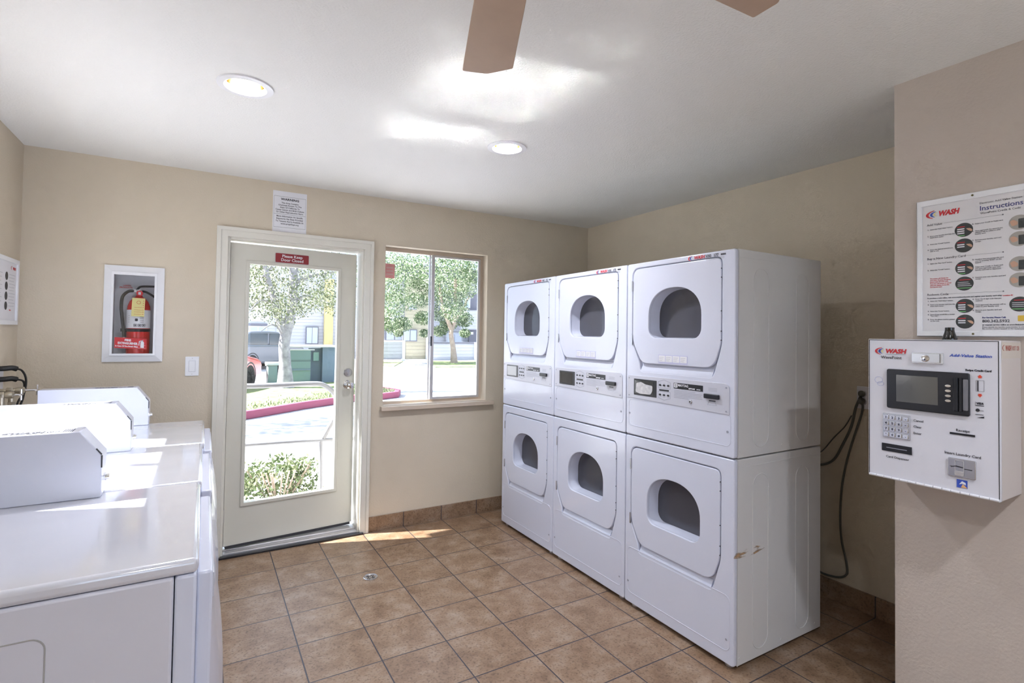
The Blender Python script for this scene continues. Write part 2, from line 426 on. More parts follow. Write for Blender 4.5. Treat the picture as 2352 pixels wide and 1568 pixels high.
bm = nb(); box(bm, .012, SW-.012, -.004, .046, .04, .056); obj('door_sweep', bm, M_dark, slab)
for z in (.25, 1.05, 1.8):
    bm = nb(); cyl(bm, (-.004, -.004, z-.04), (-.004, -.004, z+.04), .006, n=10); obj('hinge', bm, M_alu, slab)

# window_1 : sliding aluminium window in a drywall return with a wood sill
w1 = bpy.data.objects.new('window_1', None); COL.objects.link(w1); struct(w1); w1.location = (WX0, YW, WZ0)
WW, WH = WX1-WX0, WZ1-WZ0
Fw = frame((0, .105, 0), (1, 0, 0), (0, 0, 1))
bm = nb(); add_plate(bm, [rect(0, WW, 0, WH), rect(.026, WW-.028, .022, WH-.028)], .035, Fw, .002, -.018); obj('window_frame', bm, M_wframe, w1)
bm = nb(); add_plate(bm, [rect(.39, WW-.028, .022, WH-.028), rect(.415, WW-.048, .04, WH-.045)], .016, Fw, .002, .017); obj('sliding_sash', bm, M_alu, w1)
bm = nb(); box(bm, .380, .392, .098, .112, .022, WH-.028); obj('meeting_stile', bm, M_steel, w1)
bm = nb(); box(bm, .386, .396, .062, .072, .44, .515); obj('latch', bm, M_black, w1)
bm = nb(); box(bm, .026, .38, .107, .111, .022, WH-.028); box(bm, .415, WW-.048, .092, .096, .04, WH-.045); pieces('pane', bm, M_glass, w1, smooth=False)
bm = nb(); box(bm, -.02, WW+.055, -.045, -.0005, -.030, .0); box(bm, 0.0, WW, -.001, .09, -.0, .004); obj('window_sill', bm, M_wframe, w1, bevel=.004)
# window_2 in the left wall, added_fill_window in the back wall, unseen, added for fill light
def side_window(name, F, R, nm):
    w = bpy.data.objects.new(name, None); COL.objects.link(w); struct(w); w.location = F.translation
    Fl = F.copy(); Fl.translation = (0, 0, 0)
    u0, u1, v0, v1 = R; mid = (u0+u1)/2; loops = [rect(*R)]
    if nm: loops += [rect(u0+.03, mid-.018, v0+.03, v1-.0), rect(mid+.018, u1-.03, v0+.03, v1-.0)]
    else: loops += [rect(u0+.03, u1-.03, v0+.03, v1-.03)]
    loops[1:] = [[(a, min(b, v1-.022)) for a, b in l] for l in loops[1:]]
    bm = nb(); add_plate(bm, loops, .03, Fl, .002, -.10); obj('window_frame', bm, M_wframe, w)
    bm = nb(); add_plate(bm, [rect(u0+.02, u1-.02, v0+.02, v1-.015)], .004, Fl, 0, -.09); obj('pane', bm, M_glass, w, smooth=False)
side_window('window_2', FL, LW, True)
side_window('added_fill_window', FB, BW, True)

# ================================================================= WALL THINGS ON THE FRONT WALL
sg = thing('warning_notice', 'white printed warning notice taped to the wall above the door frame', 'sign', (.375, YW, 2.092))
Fs = frame((0, 0, 0), (1, 0, 0), (0, 0, 1))
bm = nb(); add_plate(bm, [rect(-.105, .105, 0, .272)], .0012, Fs, 0, .001); obj('sheet', bm, M_paper, sg)
bm = nb()
for (a, b, c, d) in ((-.098, .098, .03, .0312), (-.098, .098, .236, .2372), (-.098, .098, .118, .1192), (-.098, -.0972, .03, .2372), (.0972, .098, .03, .2372)):
    add_plate(bm, [rect(a, b, c, d)], .0003, Fs, 0, .0022)
add_text(bm, 'WARNING', Fs, 0, .212, .021, 'CENTER', .0007, 1.1, w=.0026)
for i, t in enumerate(('This Area Contains', 'Chemicals Known To The', 'State Of California To', 'Cause Cancer and Birth Defects', 'Or Other Reproductive Harm.')):
    add_text(bm, t, Fs, 0, .190-.0155*i, .0135, 'CENTER', .0003, w=.0026)
for i, t in enumerate(('More Information On Specific', 'Exposures Has Been Provided', 'To Tenants And Is Available At', 'www.prop65apt.org')):
    add_text(bm, t, Fs, 0, .100-.0165*i, .0135, 'CENTER', .0003, w=.0026)
obj('printing', bm, M_ink, sg, smooth=False)

# door sign (fixed to the slab, leaning with it)
ds = thing('door_sign', 'small dark red sign reading Please Keep Door Closed at the top of the glazed door', 'sign', (0, 0, 0))
ds.matrix_world = Matrix.Translation((DX0+jw+.003, YW+.035, 0)) @ Matrix.Rotation(math.radians(5.6), 4, 'Z')
bm = nb(); add_plate(bm, [rect(.262, .482, 1.892, 1.960, .006)], .003, Fs, .0006, .0006); obj('sign_edge', bm, M_alu, ds)
bm = nb(); add_plate(bm, [rect(.265, .479, 1.895, 1.957, .005)], .0008, Fs, 0, .0037); obj('sign_face', bm, M_sred, ds)
bm = nb(); add_text(bm, 'Please Keep', Fs, .372, 1.9305, .027, 'CENTER', .0005, w=.0047); add_text(bm, 'Door Closed', Fs, .372, 1.905, .027, 'CENTER', .0005, w=.0047)
obj('lettering', bm, M_paper, ds, smooth=False)

# window sticker on the glass, lettering faces the street
ws = thing('window_sticker', 'pink rectangular sticker on the upper left corner of the window glass', 'sticker', (1.06, YW+.112, 1.90))
bm = nb(); add_plate(bm, [rect(-.0, .075, -.055, .055, .006)], .001, Fs, 0, -.001); obj('sticker_sheet', bm, mat('pink_sticker', (.80, .34, .34), .6), ws)
bm = nb()
for k, v in enumerate((.025, .0, -.025)): add_plate(bm, [rect(.01, .062, v-.006, v+.006, .003)], .0004, Fs, 0, .0006)
pieces('pale_band', bm, mat('pale_pink', (.75, .5, .48), .6), ws)

# switch
sw = thing('light_switch', 'white rocker light switch on the wall left of the door', 'light switch', (-.157, YW, 1.207))
bm = nb(); add_plate(bm, [rect(-.036, .036, -.059, .059, .003)], .006, Fs, .002, 0); obj('wall_plate', bm, M_frame, sw)
bm = nb(); add_plate(bm, [rect(-.0175, .0175, -.034, .034, .002), rect(-.0165, .0165, -.033, .033)], .0016, Fs, 0, .0056); obj('rocker_gap', bm, M_grey, sw)
bm = nb(); add_plate(bm, [rect(-.0165, .0165, -.033, .033, .001)], .005, Fs, .001, .004); obj('rocker', bm, M_frame, sw)
bm = nb(); cyl(bm, (0, -.0065, .048), (0, -.0055, .048), .003, n=10); cyl(bm, (0, -.0065, -.048), (0, -.0055, -.048), .003, n=10); pieces('screw', bm, M_alu, sw)

# extinguisher cabinet (recessed box, sloped white trim, glazed front)
fc = thing('extinguisher_cabinet', 'white recessed wall cabinet with a glass front holding the fire extinguisher', 'cabinet', (-.453, YW, 1.518))
hw, hh = .143, .279
bm = nb(); iw, ih = .108, .243
for (u0, v0, u1, v1) in ((-1, -1, 1, -1), (1, -1, 1, 1), (1, 1, -1, 1), (-1, 1, -1, -1)):
    q = [(hw*u0, 0, hh*v0), (hw*u1, 0, hh*v1), (hw*u1, -.012, hh*v1), (hw*u0, -.012, hh*v0), (iw*u0, -.024, ih*v0), (iw*u1, -.024, ih*v1), (iw*u0, .004, ih*v0), (iw*u1, .004, ih*v1)]
    v = [bm.verts.new(p) for p in q]
    bm.faces.new((v[0], v[1], v[2], v[3])); bm.faces.new((v[3], v[2], v[5], v[4])); bm.faces.new((v[4], v[5], v[7], v[6]))
bmesh.ops.remove_doubles(bm, verts=bm.verts, dist=.0005)
obj('trim_frame', bm, M_frame, fc, smooth=False)
bm = nb(); add_plate(bm, [rect(-iw, iw, -ih, ih), rect(-iw+.012, iw-.012, -ih+.012, ih-.018)], .012, Fs, .001, .018); obj('door_frame', bm, M_frame, fc)
bm = nb()
a, b = iw-.002, ih-.004
box(bm, -a, a, .118, .124, -b, b); box(bm, -a-.003, -a, .0, .124, -b, b); box(bm, a, a+.003, .0, .124, -b, b); box(bm, -a, a, .0, .124, b, b+.003); box(bm, -a, a, .0, .124, -b-.003, -b)
obj('inner_box', bm, mat('cabinet_liner', (.60, .60, .64), .4), fc, smooth=False)
bm = nb(); box(bm, -iw+.01, iw-.01, -.021, -.019, -ih+.01, ih-.016); obj('glass', bm, M_glass, fc, smooth=False)
Fd = frame((-.453+.453-.086, -.0215, -.198), (1, 0, -.06), (.0, 0, 1))
bm = nb(); add_plate(bm, [rect(0, .152, 0, .062)], .0006, Fd, 0, .0003); obj('decal', bm, mat('decal_red', (.52, .02, .025), .4), fc)
bm = nb(); add_text(bm, 'FIRE', Fd, .062, .0425, .0165, 'CENTER', .0008, w=.0012); add_text(bm, 'EXTINGUISHER', Fd, .062, .0245, .0165, 'CENTER', .0008, width=.094, w=.0012)
add_text(bm, 'In Case Of Fire Break Glass', Fd, .004, .009, .0115, 'LEFT', .0005, width=.106, w=.0012)
for v in (.0215, .005): add_plate(bm, [rect(.1, .146, v, v+.0008)], .0003, Fd, 0, .001)
add_plate(bm, [rounded([(.122, .008), (.139, .008), (.139, .040), (.134, .046), (.127, .046), (.122, .040)], .003)], .0003, Fd, 0, .001)
add_plate(bm, [rect(.127, .134, .045, .052)], .0003, Fd, 0, .001); add_plate(bm, [[(.115, .046), (.130, .052), (.136, .055), (.134, .05), (.119, .043), (.116, .022), (.113, .022)]], .0003, Fd, 0, .001)
obj('decal_lettering', bm, M_paper, fc, smooth=False)
# words on the liner of the cabinet
bm = nb(); Fbk = frame((-.085, .117, .155), (1, 0, 0), (0, 0, 1))
add_text(bm, 'LARSEN', Fbk, .016, .014, .011, 'LEFT', .0003); add_text(bm, 'PRODUCTS', Fbk, 0, .002, .012, 'LEFT', .0004)
obj('liner_lettering', bm, M_lred, fc, smooth=False)

fe = thing('fire_extinguisher', 'red fire extinguisher with black hose and yellow tag inside the glazed cabinet', 'fire extinguisher', (-.436, YW+.052, 1.262+.008))
bm = nb(); lathe(bm, [(.040, 0), (.056, .008), (.058, .02), (.058, .27), (.056, .295), (.046, .325), (.030, .345), (.018, .352), (.016, .36)], n=32); obj('cylinder', bm, M_red, fe)
bm = nb(); lathe(bm, [(.0586, .165), (.0588, .166), (.0588, .272), (.0586, .273)], n=40); obj('label_band', bm, M_paper, fe)
bm = nb(); lathe(bm, [(.0586, .144), (.061, .146), (.061, .160), (.0586, .162)], n=32); box(bm, -.085, -.056, -.006, .004, .144, .162); obj('strap', bm, M_black, fe)
bm = nb()
Fx = frame((0, -.0592, .0), (1, 0, 0), (0, 0, 1))
for k in range(3): add_plate(bm, [rect(-.018+.02*k, -.002+.02*k, .174, .190, .003), rect(-.016+.02*k, -.004+.02*k, .176, .188)], .0004, Fx, 0, 0); add_plate(bm, [circle(-.010+.02*k, .182, .004, 8)], .0004, Fx, 0, 0)
for k in range(4): add_plate(bm, [rect(-.044, -.022, .20+.012*k, .202+.012*k)], .0004, Fx, 0, -.016); add_plate(bm, [rect(.006, .03, .20+.01*k, .202+.01*k)], .0004, Fx, 0, -.002)
add_plate(bm, [rect(-.012, .002, .206, .222, .003)], .0004, Fx, 0, 0)
obj('label_printing', bm, M_ink, fe, smooth=False)
bm = nb(); cyl(bm, (0, 0, .355), (0, 0, .395), .014, .016); box(bm, -.03, .014, -.008, .008, .378, .394); obj('valve_body', bm, M_alu, fe)
bm = nb(); cyl(bm, (.004, -.030, .372), (.004, -.014, .372), .0165, n=24); obj('gauge', bm, M_lred, fe)
bm = nb(); box(bm, -.002, .010, -.0315, -.0302, .364, .380); obj('gauge_face', bm, M_paper, fe)
bm = nb(); tube(bm, smooth_path([(-.012, 0, .392), (.0, 0, .41), (.02, 0, .416), (.078, 0, .418)], 4), .006); tube(bm, smooth_path([(.004, 0, .388), (.03, 0, .384), (.055, 0, .370), (.078, 0, .352)], 4), .006); obj('handle', bm, M_black, fe)
bm = nb(); tube(bm, smooth_path([(-.026, -.002, .386), (-.052, -.006, .382), (-.078, -.01, .350), (-.083, -.012, .29), (-.077, -.012, .22), (-.070, -.012, .16), (-.066, -.012, .112)], 5), .0085); obj('hose', bm, M_black, fe)
bm = nb(); cyl(bm, (-.066, -.012, .112), (-.065, -.012, .088), .0075, .009); obj('nozzle', bm, M_alu, fe)
tg = nb(); Ft = frame((-.03, -.066, .235), (1, 0, -.04), (.03, 0, 1)); add_plate(tg, [rect(0, .062, 0, .108, .002)], .0008, Ft, 0, 0); obj('tag', tg, M_yel, fe)
bm = nb(); add_plate(bm, [circle(.032, .082, .010, 14), circle(.032, .082, .008, 14)], .0004, Ft, 0, .001)
for k in range(4): add_plate(bm, [rect(.012, .05, .012+.013*k, .0135+.013*k)], .0004, Ft, 0, .001)
for k in range(7): add_plate(bm, [rect(.053, .057, .012+.013*k, .016+.013*k)], .0004, Ft, 0, .001)
obj('tag_printing', bm, M_lred, fe, smooth=False)

# ================================================================= STACKED DRYERS
XD, DW, DDEP = 1.8555, .6845, .6635
Y0 = -.2757
HB, HS, HT = .021, .904, 1.817
FDr = frame((0, 0, 0), (0, -1, 0), (0, 0, 1))      # u=-y from the far edge, v=z, w=-x (out of the front)
def door_outline(v0, g=0.):
    # v0: z of the top edge ; g grows the outline
    p = [(.046-g, v0+g), (.608+g, v0+g), (.608+g, v0-.385), (.567+g*.7, v0-.497-g), (.113-g*.7, v0-.497-g), (.046-g, v0-.385)]
    return rounded(p[::-1], [.05, .03, .03, .05, .035, .035][::-1])
def win_outline(v0, g=0.):
    # round-topped window below the top edge v0 of its door
    a, b, c, vs = .168+g, .140+g, .330, v0-.255; out = []; e = 2/2.25
    for i in range(25):
        t = PI*i/24; out.append((c+a*abs(math.cos(t))**e*(1 if t < PI/2 else -1), vs+b*math.sin(t)**e))
    r = .05; vb = v0-.365-g
    for cx, a0 in ((c-a+r, 180), (c+a-r, 270)):
        for i in range(7):
            t = math.radians(a0+15*i); out.append((cx+r*math.cos(t), vb+r+r*math.sin(t)))
    return out
def build_dryer(loc, label):
    d = thing('stacked_dryer', label, 'clothes dryer', loc, 0, 'stacked dryers along the right wall')
    g = .0018
    for nm, z0, z1, dt in (('lower_cabinet', HB, HS-.003, .843), ('upper_cabinet', HS+.003, HT, 1.787)):
        # painted shell : sides, top and back
        bm = nb(); t = .012
        box(bm, .03, DDEP, -g-t, -g, z0, z1); box(bm, .03, DDEP, -DW+g, -DW+g+t, z0, z1)
        box(bm, DDEP-t, DDEP, -DW+g+t, -g-t, z0, z1); box(bm, .03, DDEP-t, -DW+g+t, -g-t, z1-t, z1); box(bm, .03, DDEP-t, -DW+g+t, -g-t, z0, z0+t)
        cab = obj(nm, bm, M_white2, d, bevel=.003)
        # pressed capsules and top lip on the exposed near side
        bm = nb(); Fq = frame((0, -DW+g, 0), (1, 0, 0), (0, 0, 1))
        za, zb = z0+.035, z1-.075
        for a, b in ((.132, .245), (.453, .560)):
            add_plate(bm, [rect(a, b, za, zb, .055, 8), rect(a+.0035, b-.0035, za+.0035, zb-.0035, .052, 8)], .0022, Fq, .0007, -.0002)
        add_plate(bm, [rect(.031, DDEP, z1-.036, z1-.0335)], .0016, Fq, 0, -.0004); add_plate(bm, [rect(.030, .0325, z0, z1)], .0012, Fq, 0, -.0004)
        pieces('side_rib', bm, M_white2, cab)
        bm = nb()
        for a in (.03, .33, .60): cyl(bm, (a+.015, -DW+g-.0015, z0+.03), (a+.015, -DW+g+.001, z0+.03), .006, n=10)
        pieces('side_screw', bm, M_white2, cab)
        # front panel with the door recess and grip ledge
        zz0 = z0; fr = rect(g, DW-g, zz0, z1, .012)
        hole = rounded([(.0415, dt+.0045), (.0415, dt-.387), (.100, dt-.500), (.106, dt-.540), (.562, dt-.540), (.579, dt-.500), (.6125, dt-.387), (.6125, dt+.0045)], [.05, .03, .01, .018, .018, .01, .03, .035])
        bm = nb(); add_plate(bm, [fr, hole], .022, FDr, .005, -.030)
        add_plate(bm, [rect(.003, DW-.003, z0+.004, z1-.004), win_outline(dt, .006)], .003, FDr, 0, -.034)
        f = obj('front_panel', bm, M_white, d)
        bm = nb(); Fx_ = FDr
        prism(bm, [(-.028, dt-.50), (-.0085, dt-.538), (-.0085, dt-.545), (-.03, dt-.545)], lambda a, b, w: Vector((-a-.0, -(.108+w*.452), b)))
        obj('grip_ledge', bm, M_white, f)
        # lower skirt line
        bm = nb()
        if nm == 'lower_cabinet':
            sk = [rect(.022, DW-.022, .075, .315, .03, 6), rect(.0245, DW-.0245, .0775, .3125, .028, 6)]
        else: sk = [rect(.022, DW-.022, .955, 1.098, .025, 6), rect(.0245, DW-.0245, .9575, 1.0955, .023, 6)]
        add_plate(bm, sk, .0018, FDr, .0005, -.0086); obj('pressed_line', bm, M_white, f)
        bm = nb()
        for (u, v) in (((.645, 1.018), (.028, 1.02)) if z0 > .5 else ((.645, .125), (.028, .132))): cyl(bm, (.0085, -u, v), (.0062, -u, v), .0052, n=12)
        pieces('screw', bm, M_grey, f)
        # the door with its deep window well
        bm = nb(); wo = win_outline(dt); add_plate(bm, [door_outline(dt), wo], .018, FDr, .003, -.026)
        well = win_outline(dt, .0015); inner = win_outline(dt, -.004)
        A = [bm.verts.new(FDr @ Vector((u, v, -.012))) for u, v in well]; B = [bm.verts.new(FDr @ Vector((u, v, -.085))) for u, v in inner]; skin(bm, A, B)
        dr = obj('door', bm, M_white, d)
        bm = nb(); add_plate(bm, [win_outline(dt, -.004)], .004, FDr, 0, -.088); obj('door_glass', bm, M_smoke, dr, smooth=False)
        bm = nb(); add_plate(bm, [win_outline(dt, .012), win_outline(dt, -.006)], .008, FDr, .002, -.098); obj('glass_gasket', bm, M_dark, dr)
        bm = nb()
        for v in (dt-.09, dt-.375): box(bm, .002, .0086, -.047, -.0415, v-.028, v+.028)
        pieces('door_hinge', bm, M_steel, dr, smooth=False)
        bm = nb()
        for v in (.05, .09, .24, .33, .37): cyl(bm, (.0085, -.6105, dt-v), (.0045, -.6105, dt-v), .0022, n=8)
        pieces('strike_dot', bm, M_dark, dr)
        # drum seen through the glass
        zc = dt-.24; bm = nb(); lathe(bm, [(.215, 0), (.215, .40), (.20, .43), (.02, .44)], (.10, -.33, zc), (1, 0, 0), 36); bm.faces.ensure_lookup_table(); bm.faces.remove(bm.faces[0])
        for a in (90, 210, 330):
            a = math.radians(a); c = Vector((0, math.cos(a), math.sin(a)))
            cyl(bm, Vector((.12, -.33, zc))+c*.2, Vector((.5, -.33, zc))+c*.2, .022, n=8)
        obj('drum', bm, mat('drum_steel', (.17, .17, .20), .38, metal=.7), cab)
        bm = nb(); box(bm, .10, .105, -.62, -.05, dt-.52, dt-.01); 
        bm.free()
    # instructions sticker on the upper door
    bm = nb(); add_plate(bm, [rect(.233, .421, 1.296, 1.339, .002)], .0006, FDr, 0, -.0078); st = obj('instruction_sticker', bm, mat('sticker_lilac', (.52, .53, .72), .5), d)
    bm = nb()
    for k in range(4): add_plate(bm, [rect(.237+.046*k, .279+.046*k, 1.304, 1.335, .002)], .0003, FDr, 0, -.0070)
    pieces('sticker_field', bm, M_paper, st, smooth=False)
    bm = nb()
    for k in range(4):
        for j in range(3): add_plate(bm, [rect(.241+.046*k, .262+.046*k+.004*j, 1.3095+.008*j, 1.3108+.008*j)], .0002, FDr, 0, -.0066)
    obj('sticker_printing', bm, M_grey, st, smooth=False)
    # control panel
    bm = nb(); add_plate(bm, [rounded([(.012, 1.104), (.656, 1.092), (.656, 1.228), (.012, 1.222)], [.002, .002, .03, .02])], .0035, FDr, .0012, -.0085)
    cp = obj('control_panel', bm, M_pgrey if False else mat('panel_face', (.58, .585, .66), .3, coat=.2), d)
    bm = nb(); add_plate(bm, [rect(.063, .226, 1.121, 1.206, .002)], .001, FDr, 0, -.0052); obj('bezel', bm, M_black, cp)
    bm = nb(); add_plate(bm, [rect(.070, .204, 1.130, 1.198, .004)], .0008, FDr, 0, -.0043); obj('display', bm, mat('display_glass', (.03, .032, .035), .06, coat=1.), cp)
    bm = nb()
    for u in (.250, .277, .304):
        for v in (1.188, 1.140): add_plate(bm, [circle(u, v, .0075, 14, .0048)], .003, FDr, .0012, -.0052)
    add_plate(bm, [rect(.244, .308, 1.159, 1.167)], .0006, FDr, 0, -.0052)
    pieces('button', bm, M_black, cp)
    bm = nb(); o2 = lambda q: q
    hexa = [(.236, 1.204), (.276, 1.216), (.318, 1.204), (.318, 1.172), (.236, 1.172)]; hexb = [(.238, 1.2025), (.276, 1.214), (.316, 1.2025), (.316, 1.174), (.238, 1.174)]
    add_plate(bm, [hexa, hexb], .0003, FDr, 0, -.0049)
    ha = [(a, 2.329-b) for a, b in hexa]; hb = [(a, 2.329-b) for a, b in hexb]; add_plate(bm, [ha, hb], .0003, FDr, 0, -.0049)
    for k, (u, v) in enumerate(((.244, 1.198), (.270, 1.198), (.297, 1.198), (.244, 1.130), (.270, 1.130), (.297, 1.130))): add_plate(bm, [rect(u, u+.014, v-.0012, v)], .0003, FDr, 0, -.0049)
    for j in range(6): add_plate(bm, [rect(.342, (.47, .512, .505, .508, .512, .43)[j], 1.170-.0068*j, 1.1717-.0068*j)], .0003, FDr, 0, -.0049)
    for j in range(3): add_plate(bm, [rect(.545, .592, 1.187+.006*j, 1.1884+.006*j)], .0003, FDr, 0, -.0049)
    add_plate(bm, [[(.540, 1.124), (.590, 1.124), (.582, 1.140), (.548, 1.140)], [(.542, 1.1252), (.588, 1.1252), (.581, 1.1388), (.549, 1.1388)]], .0003, FDr, 0, -.0049)
    obj('panel_printing', bm, M_grey, cp, smooth=False)
    bm = nb(); add_plate(bm, [rect(.339, .515, 1.179, 1.207)], .0006, FDr, 0, -.0052); pl = obj('maker_plate', bm, M_black, cp)
    bm = nb(); add_text(bm, 'MAYTAG', FDr, .366, 1.1915, .0155, 'LEFT', .0004, w=-.0044); add_plate(bm, [rect(.342, .363, 1.184, 1.205, .003), rect(.346, .359, 1.188, 1.201)], .0003, FDr, 0, -.0044)
    for k in range(3): add_plate(bm, [rect(.348+.004*k, .350+.004*k, 1.189, 1.200)], .0003, FDr, 0, -.0044)
    add_text(bm, 'NEPTUNE', FDr, .430, 1.1835, .0085, 'LEFT', .0005, w=-.0044, shear=.3); add_text(bm, 'DRYER', FDr, .478, 1.1835, .0072, 'LEFT', .0002, w=-.0044)
    obj('plate_lettering', bm, M_paper, pl, smooth=False)
    bm = nb(); add_plate(bm, [rect(.526, .606, 1.153, 1.174, .004)], .012, FDr, .002, -.0055); add_plate(bm, [rect(.548, .584, 1.1415, 1.146, .001)], .001, FDr, 0, -.0052); obj('card_slot', bm, M_black, cp)
    bm = nb(); lathe(bm, [(.0095, 0), (.0095, .003), (.0075, .005), (.003, .0052)], (.005, -.443, 1.126), (-1, 0, 0), 18); lk = obj('key_lock', bm, M_steel, cp)
    bm = nb(); lathe(bm, [(.0038, .0), (.0038, .0056)], (.005, -.443, 1.126), (-1, 0, 0), 10); obj('keyhole', bm, M_dark, lk)
    bm = nb()
    for u, v in ((.026, 1.207), (.026, 1.116), (.640, 1.209), (.640, 1.106)): cyl(bm, (.006, -u, v), (.0035, -u, v), .0034, n=10)
    pieces('panel_screw', bm, M_grey, cp)
    # levelling feet
    for (x, y) in ((.045, -.05), (.045, -DW+.05), (DDEP-.05, -.05), (DDEP-.05, -DW+.05)):
        bm = nb(); lathe(bm, [(.018, 0), (.020, .004), (.020, .012), (.008, .014), (.008, .034)], (x, y, 0), n=16); obj('foot', bm, M_alu, d)
    return d
dry = []
labs = ['white stacked dryer unit nearest the camera, with a rust smear on its side panel',
        'white stacked dryer unit in the middle of the row of three',
        'white stacked dryer unit farthest away, next to the window']
dry.append(build_dryer((XD, Y0-2*DW, 0), labs[0]))
dry.append(dup(dry[0], (XD, Y0-DW, 0), labs[1]))
dry.append(dup(dry[0], (XD, Y0, 0), labs[2]))
for k, (d, num) in enumerate(zip(dry, ('177', '175', '175'))):
    v = 1.7935 if k else 1.7935
    r, b_, y_ = swoosh(FDr, .420, v-.006, .025, -.0072)
    add_text(r, 'WASH', FDr, .455, v, .0205, 'LEFT', .0009, width=.062, shear=.25, w=-.0070)
    obj('logo_red', r, M_lred, d, smooth=False); obj('logo_blue', b_, M_lblue, d, smooth=False); y_.free()
    bm = nb(); add_text(bm, 'VXI', FDr, .524, v, .0185, 'LEFT', .0004, w=-.0070); add_text(bm, num, FDr, .566, v, .0185, 'LEFT', .0004, w=-.0070)
    for j in range(2): add_plate(bm, [rect(.524, .625, v-.006-.005*j, v-.0052-.005*j)], .0002, FDr, 0, -.0070)
    for j in range(9): add_plate(bm, [rect(.606+.003*j, .6078+.003*j, v+.002, v+.010)], .0002, FDr, 0, -.0070)
    obj('serial_lettering', bm, M_ink, d, smooth=False)
# a crumpled white cloth behind the first display and a rust smear on its side
M_rs = bpy.data.materials.new('rust_smear'); M_rs.use_nodes = True
nt = M_rs.node_tree; b = nt.nodes['Principled BSDF']; b.inputs['Roughness'].default_value = .9; b.inputs['Base Color'].default_value = (.50, .32, .18, 1)
tcn = nt.nodes.new('ShaderNodeTexCoord'); mp = nt.nodes.new('ShaderNodeMapping'); mp.inputs['Scale'].default_value = (9, 1, 40)
nn = nt.nodes.new('ShaderNodeTexNoise'); nn.inputs['Scale'].default_value = 1.6; nn.inputs['Detail'].default_value = 5
rr = nt.nodes.new('ShaderNodeValToRGB'); rr.color_ramp.elements[0].position = .48; rr.color_ramp.elements[1].position = .72
nt.links.new(tcn.outputs['Object'], mp.inputs[0]); nt.links.new(mp.outputs[0], nn.inputs['Vector']); nt.links.new(nn.outputs['Fac'], rr.inputs[0]); nt.links.new(rr.outputs[0], b.inputs['Alpha'])
bm = nb(); add_plate(bm, [rounded([(.0, .485), (.06, .474), (.15, .478), (.222, .492), (.16, .512), (.02, .508)], .01)], .0003, frame((0, -DW+.0018, 0), (1, 0, 0), (0, 0, 1)), 0, .0006)
obj('rust_smear', bm, M_rs, dry[0])
bm = nb(); pts = [(.074, .1), (.085, .0), (.1, 0)]
poly = rounded([(.078, 1.137), (.11, 1.130), (.185, 1.132), (.197, 1.150), (.198, 1.178), (.150, 1.181), (.115, 1.192), (.082, 1.184)], .008)
add_plate(bm, [poly], .0004, FDr, 0, -.0037); obj('display_paper', bm, mottled('crumpled_paper', (.75, .74, .74), (.5, .5, .52), 40, .8), dry[0])

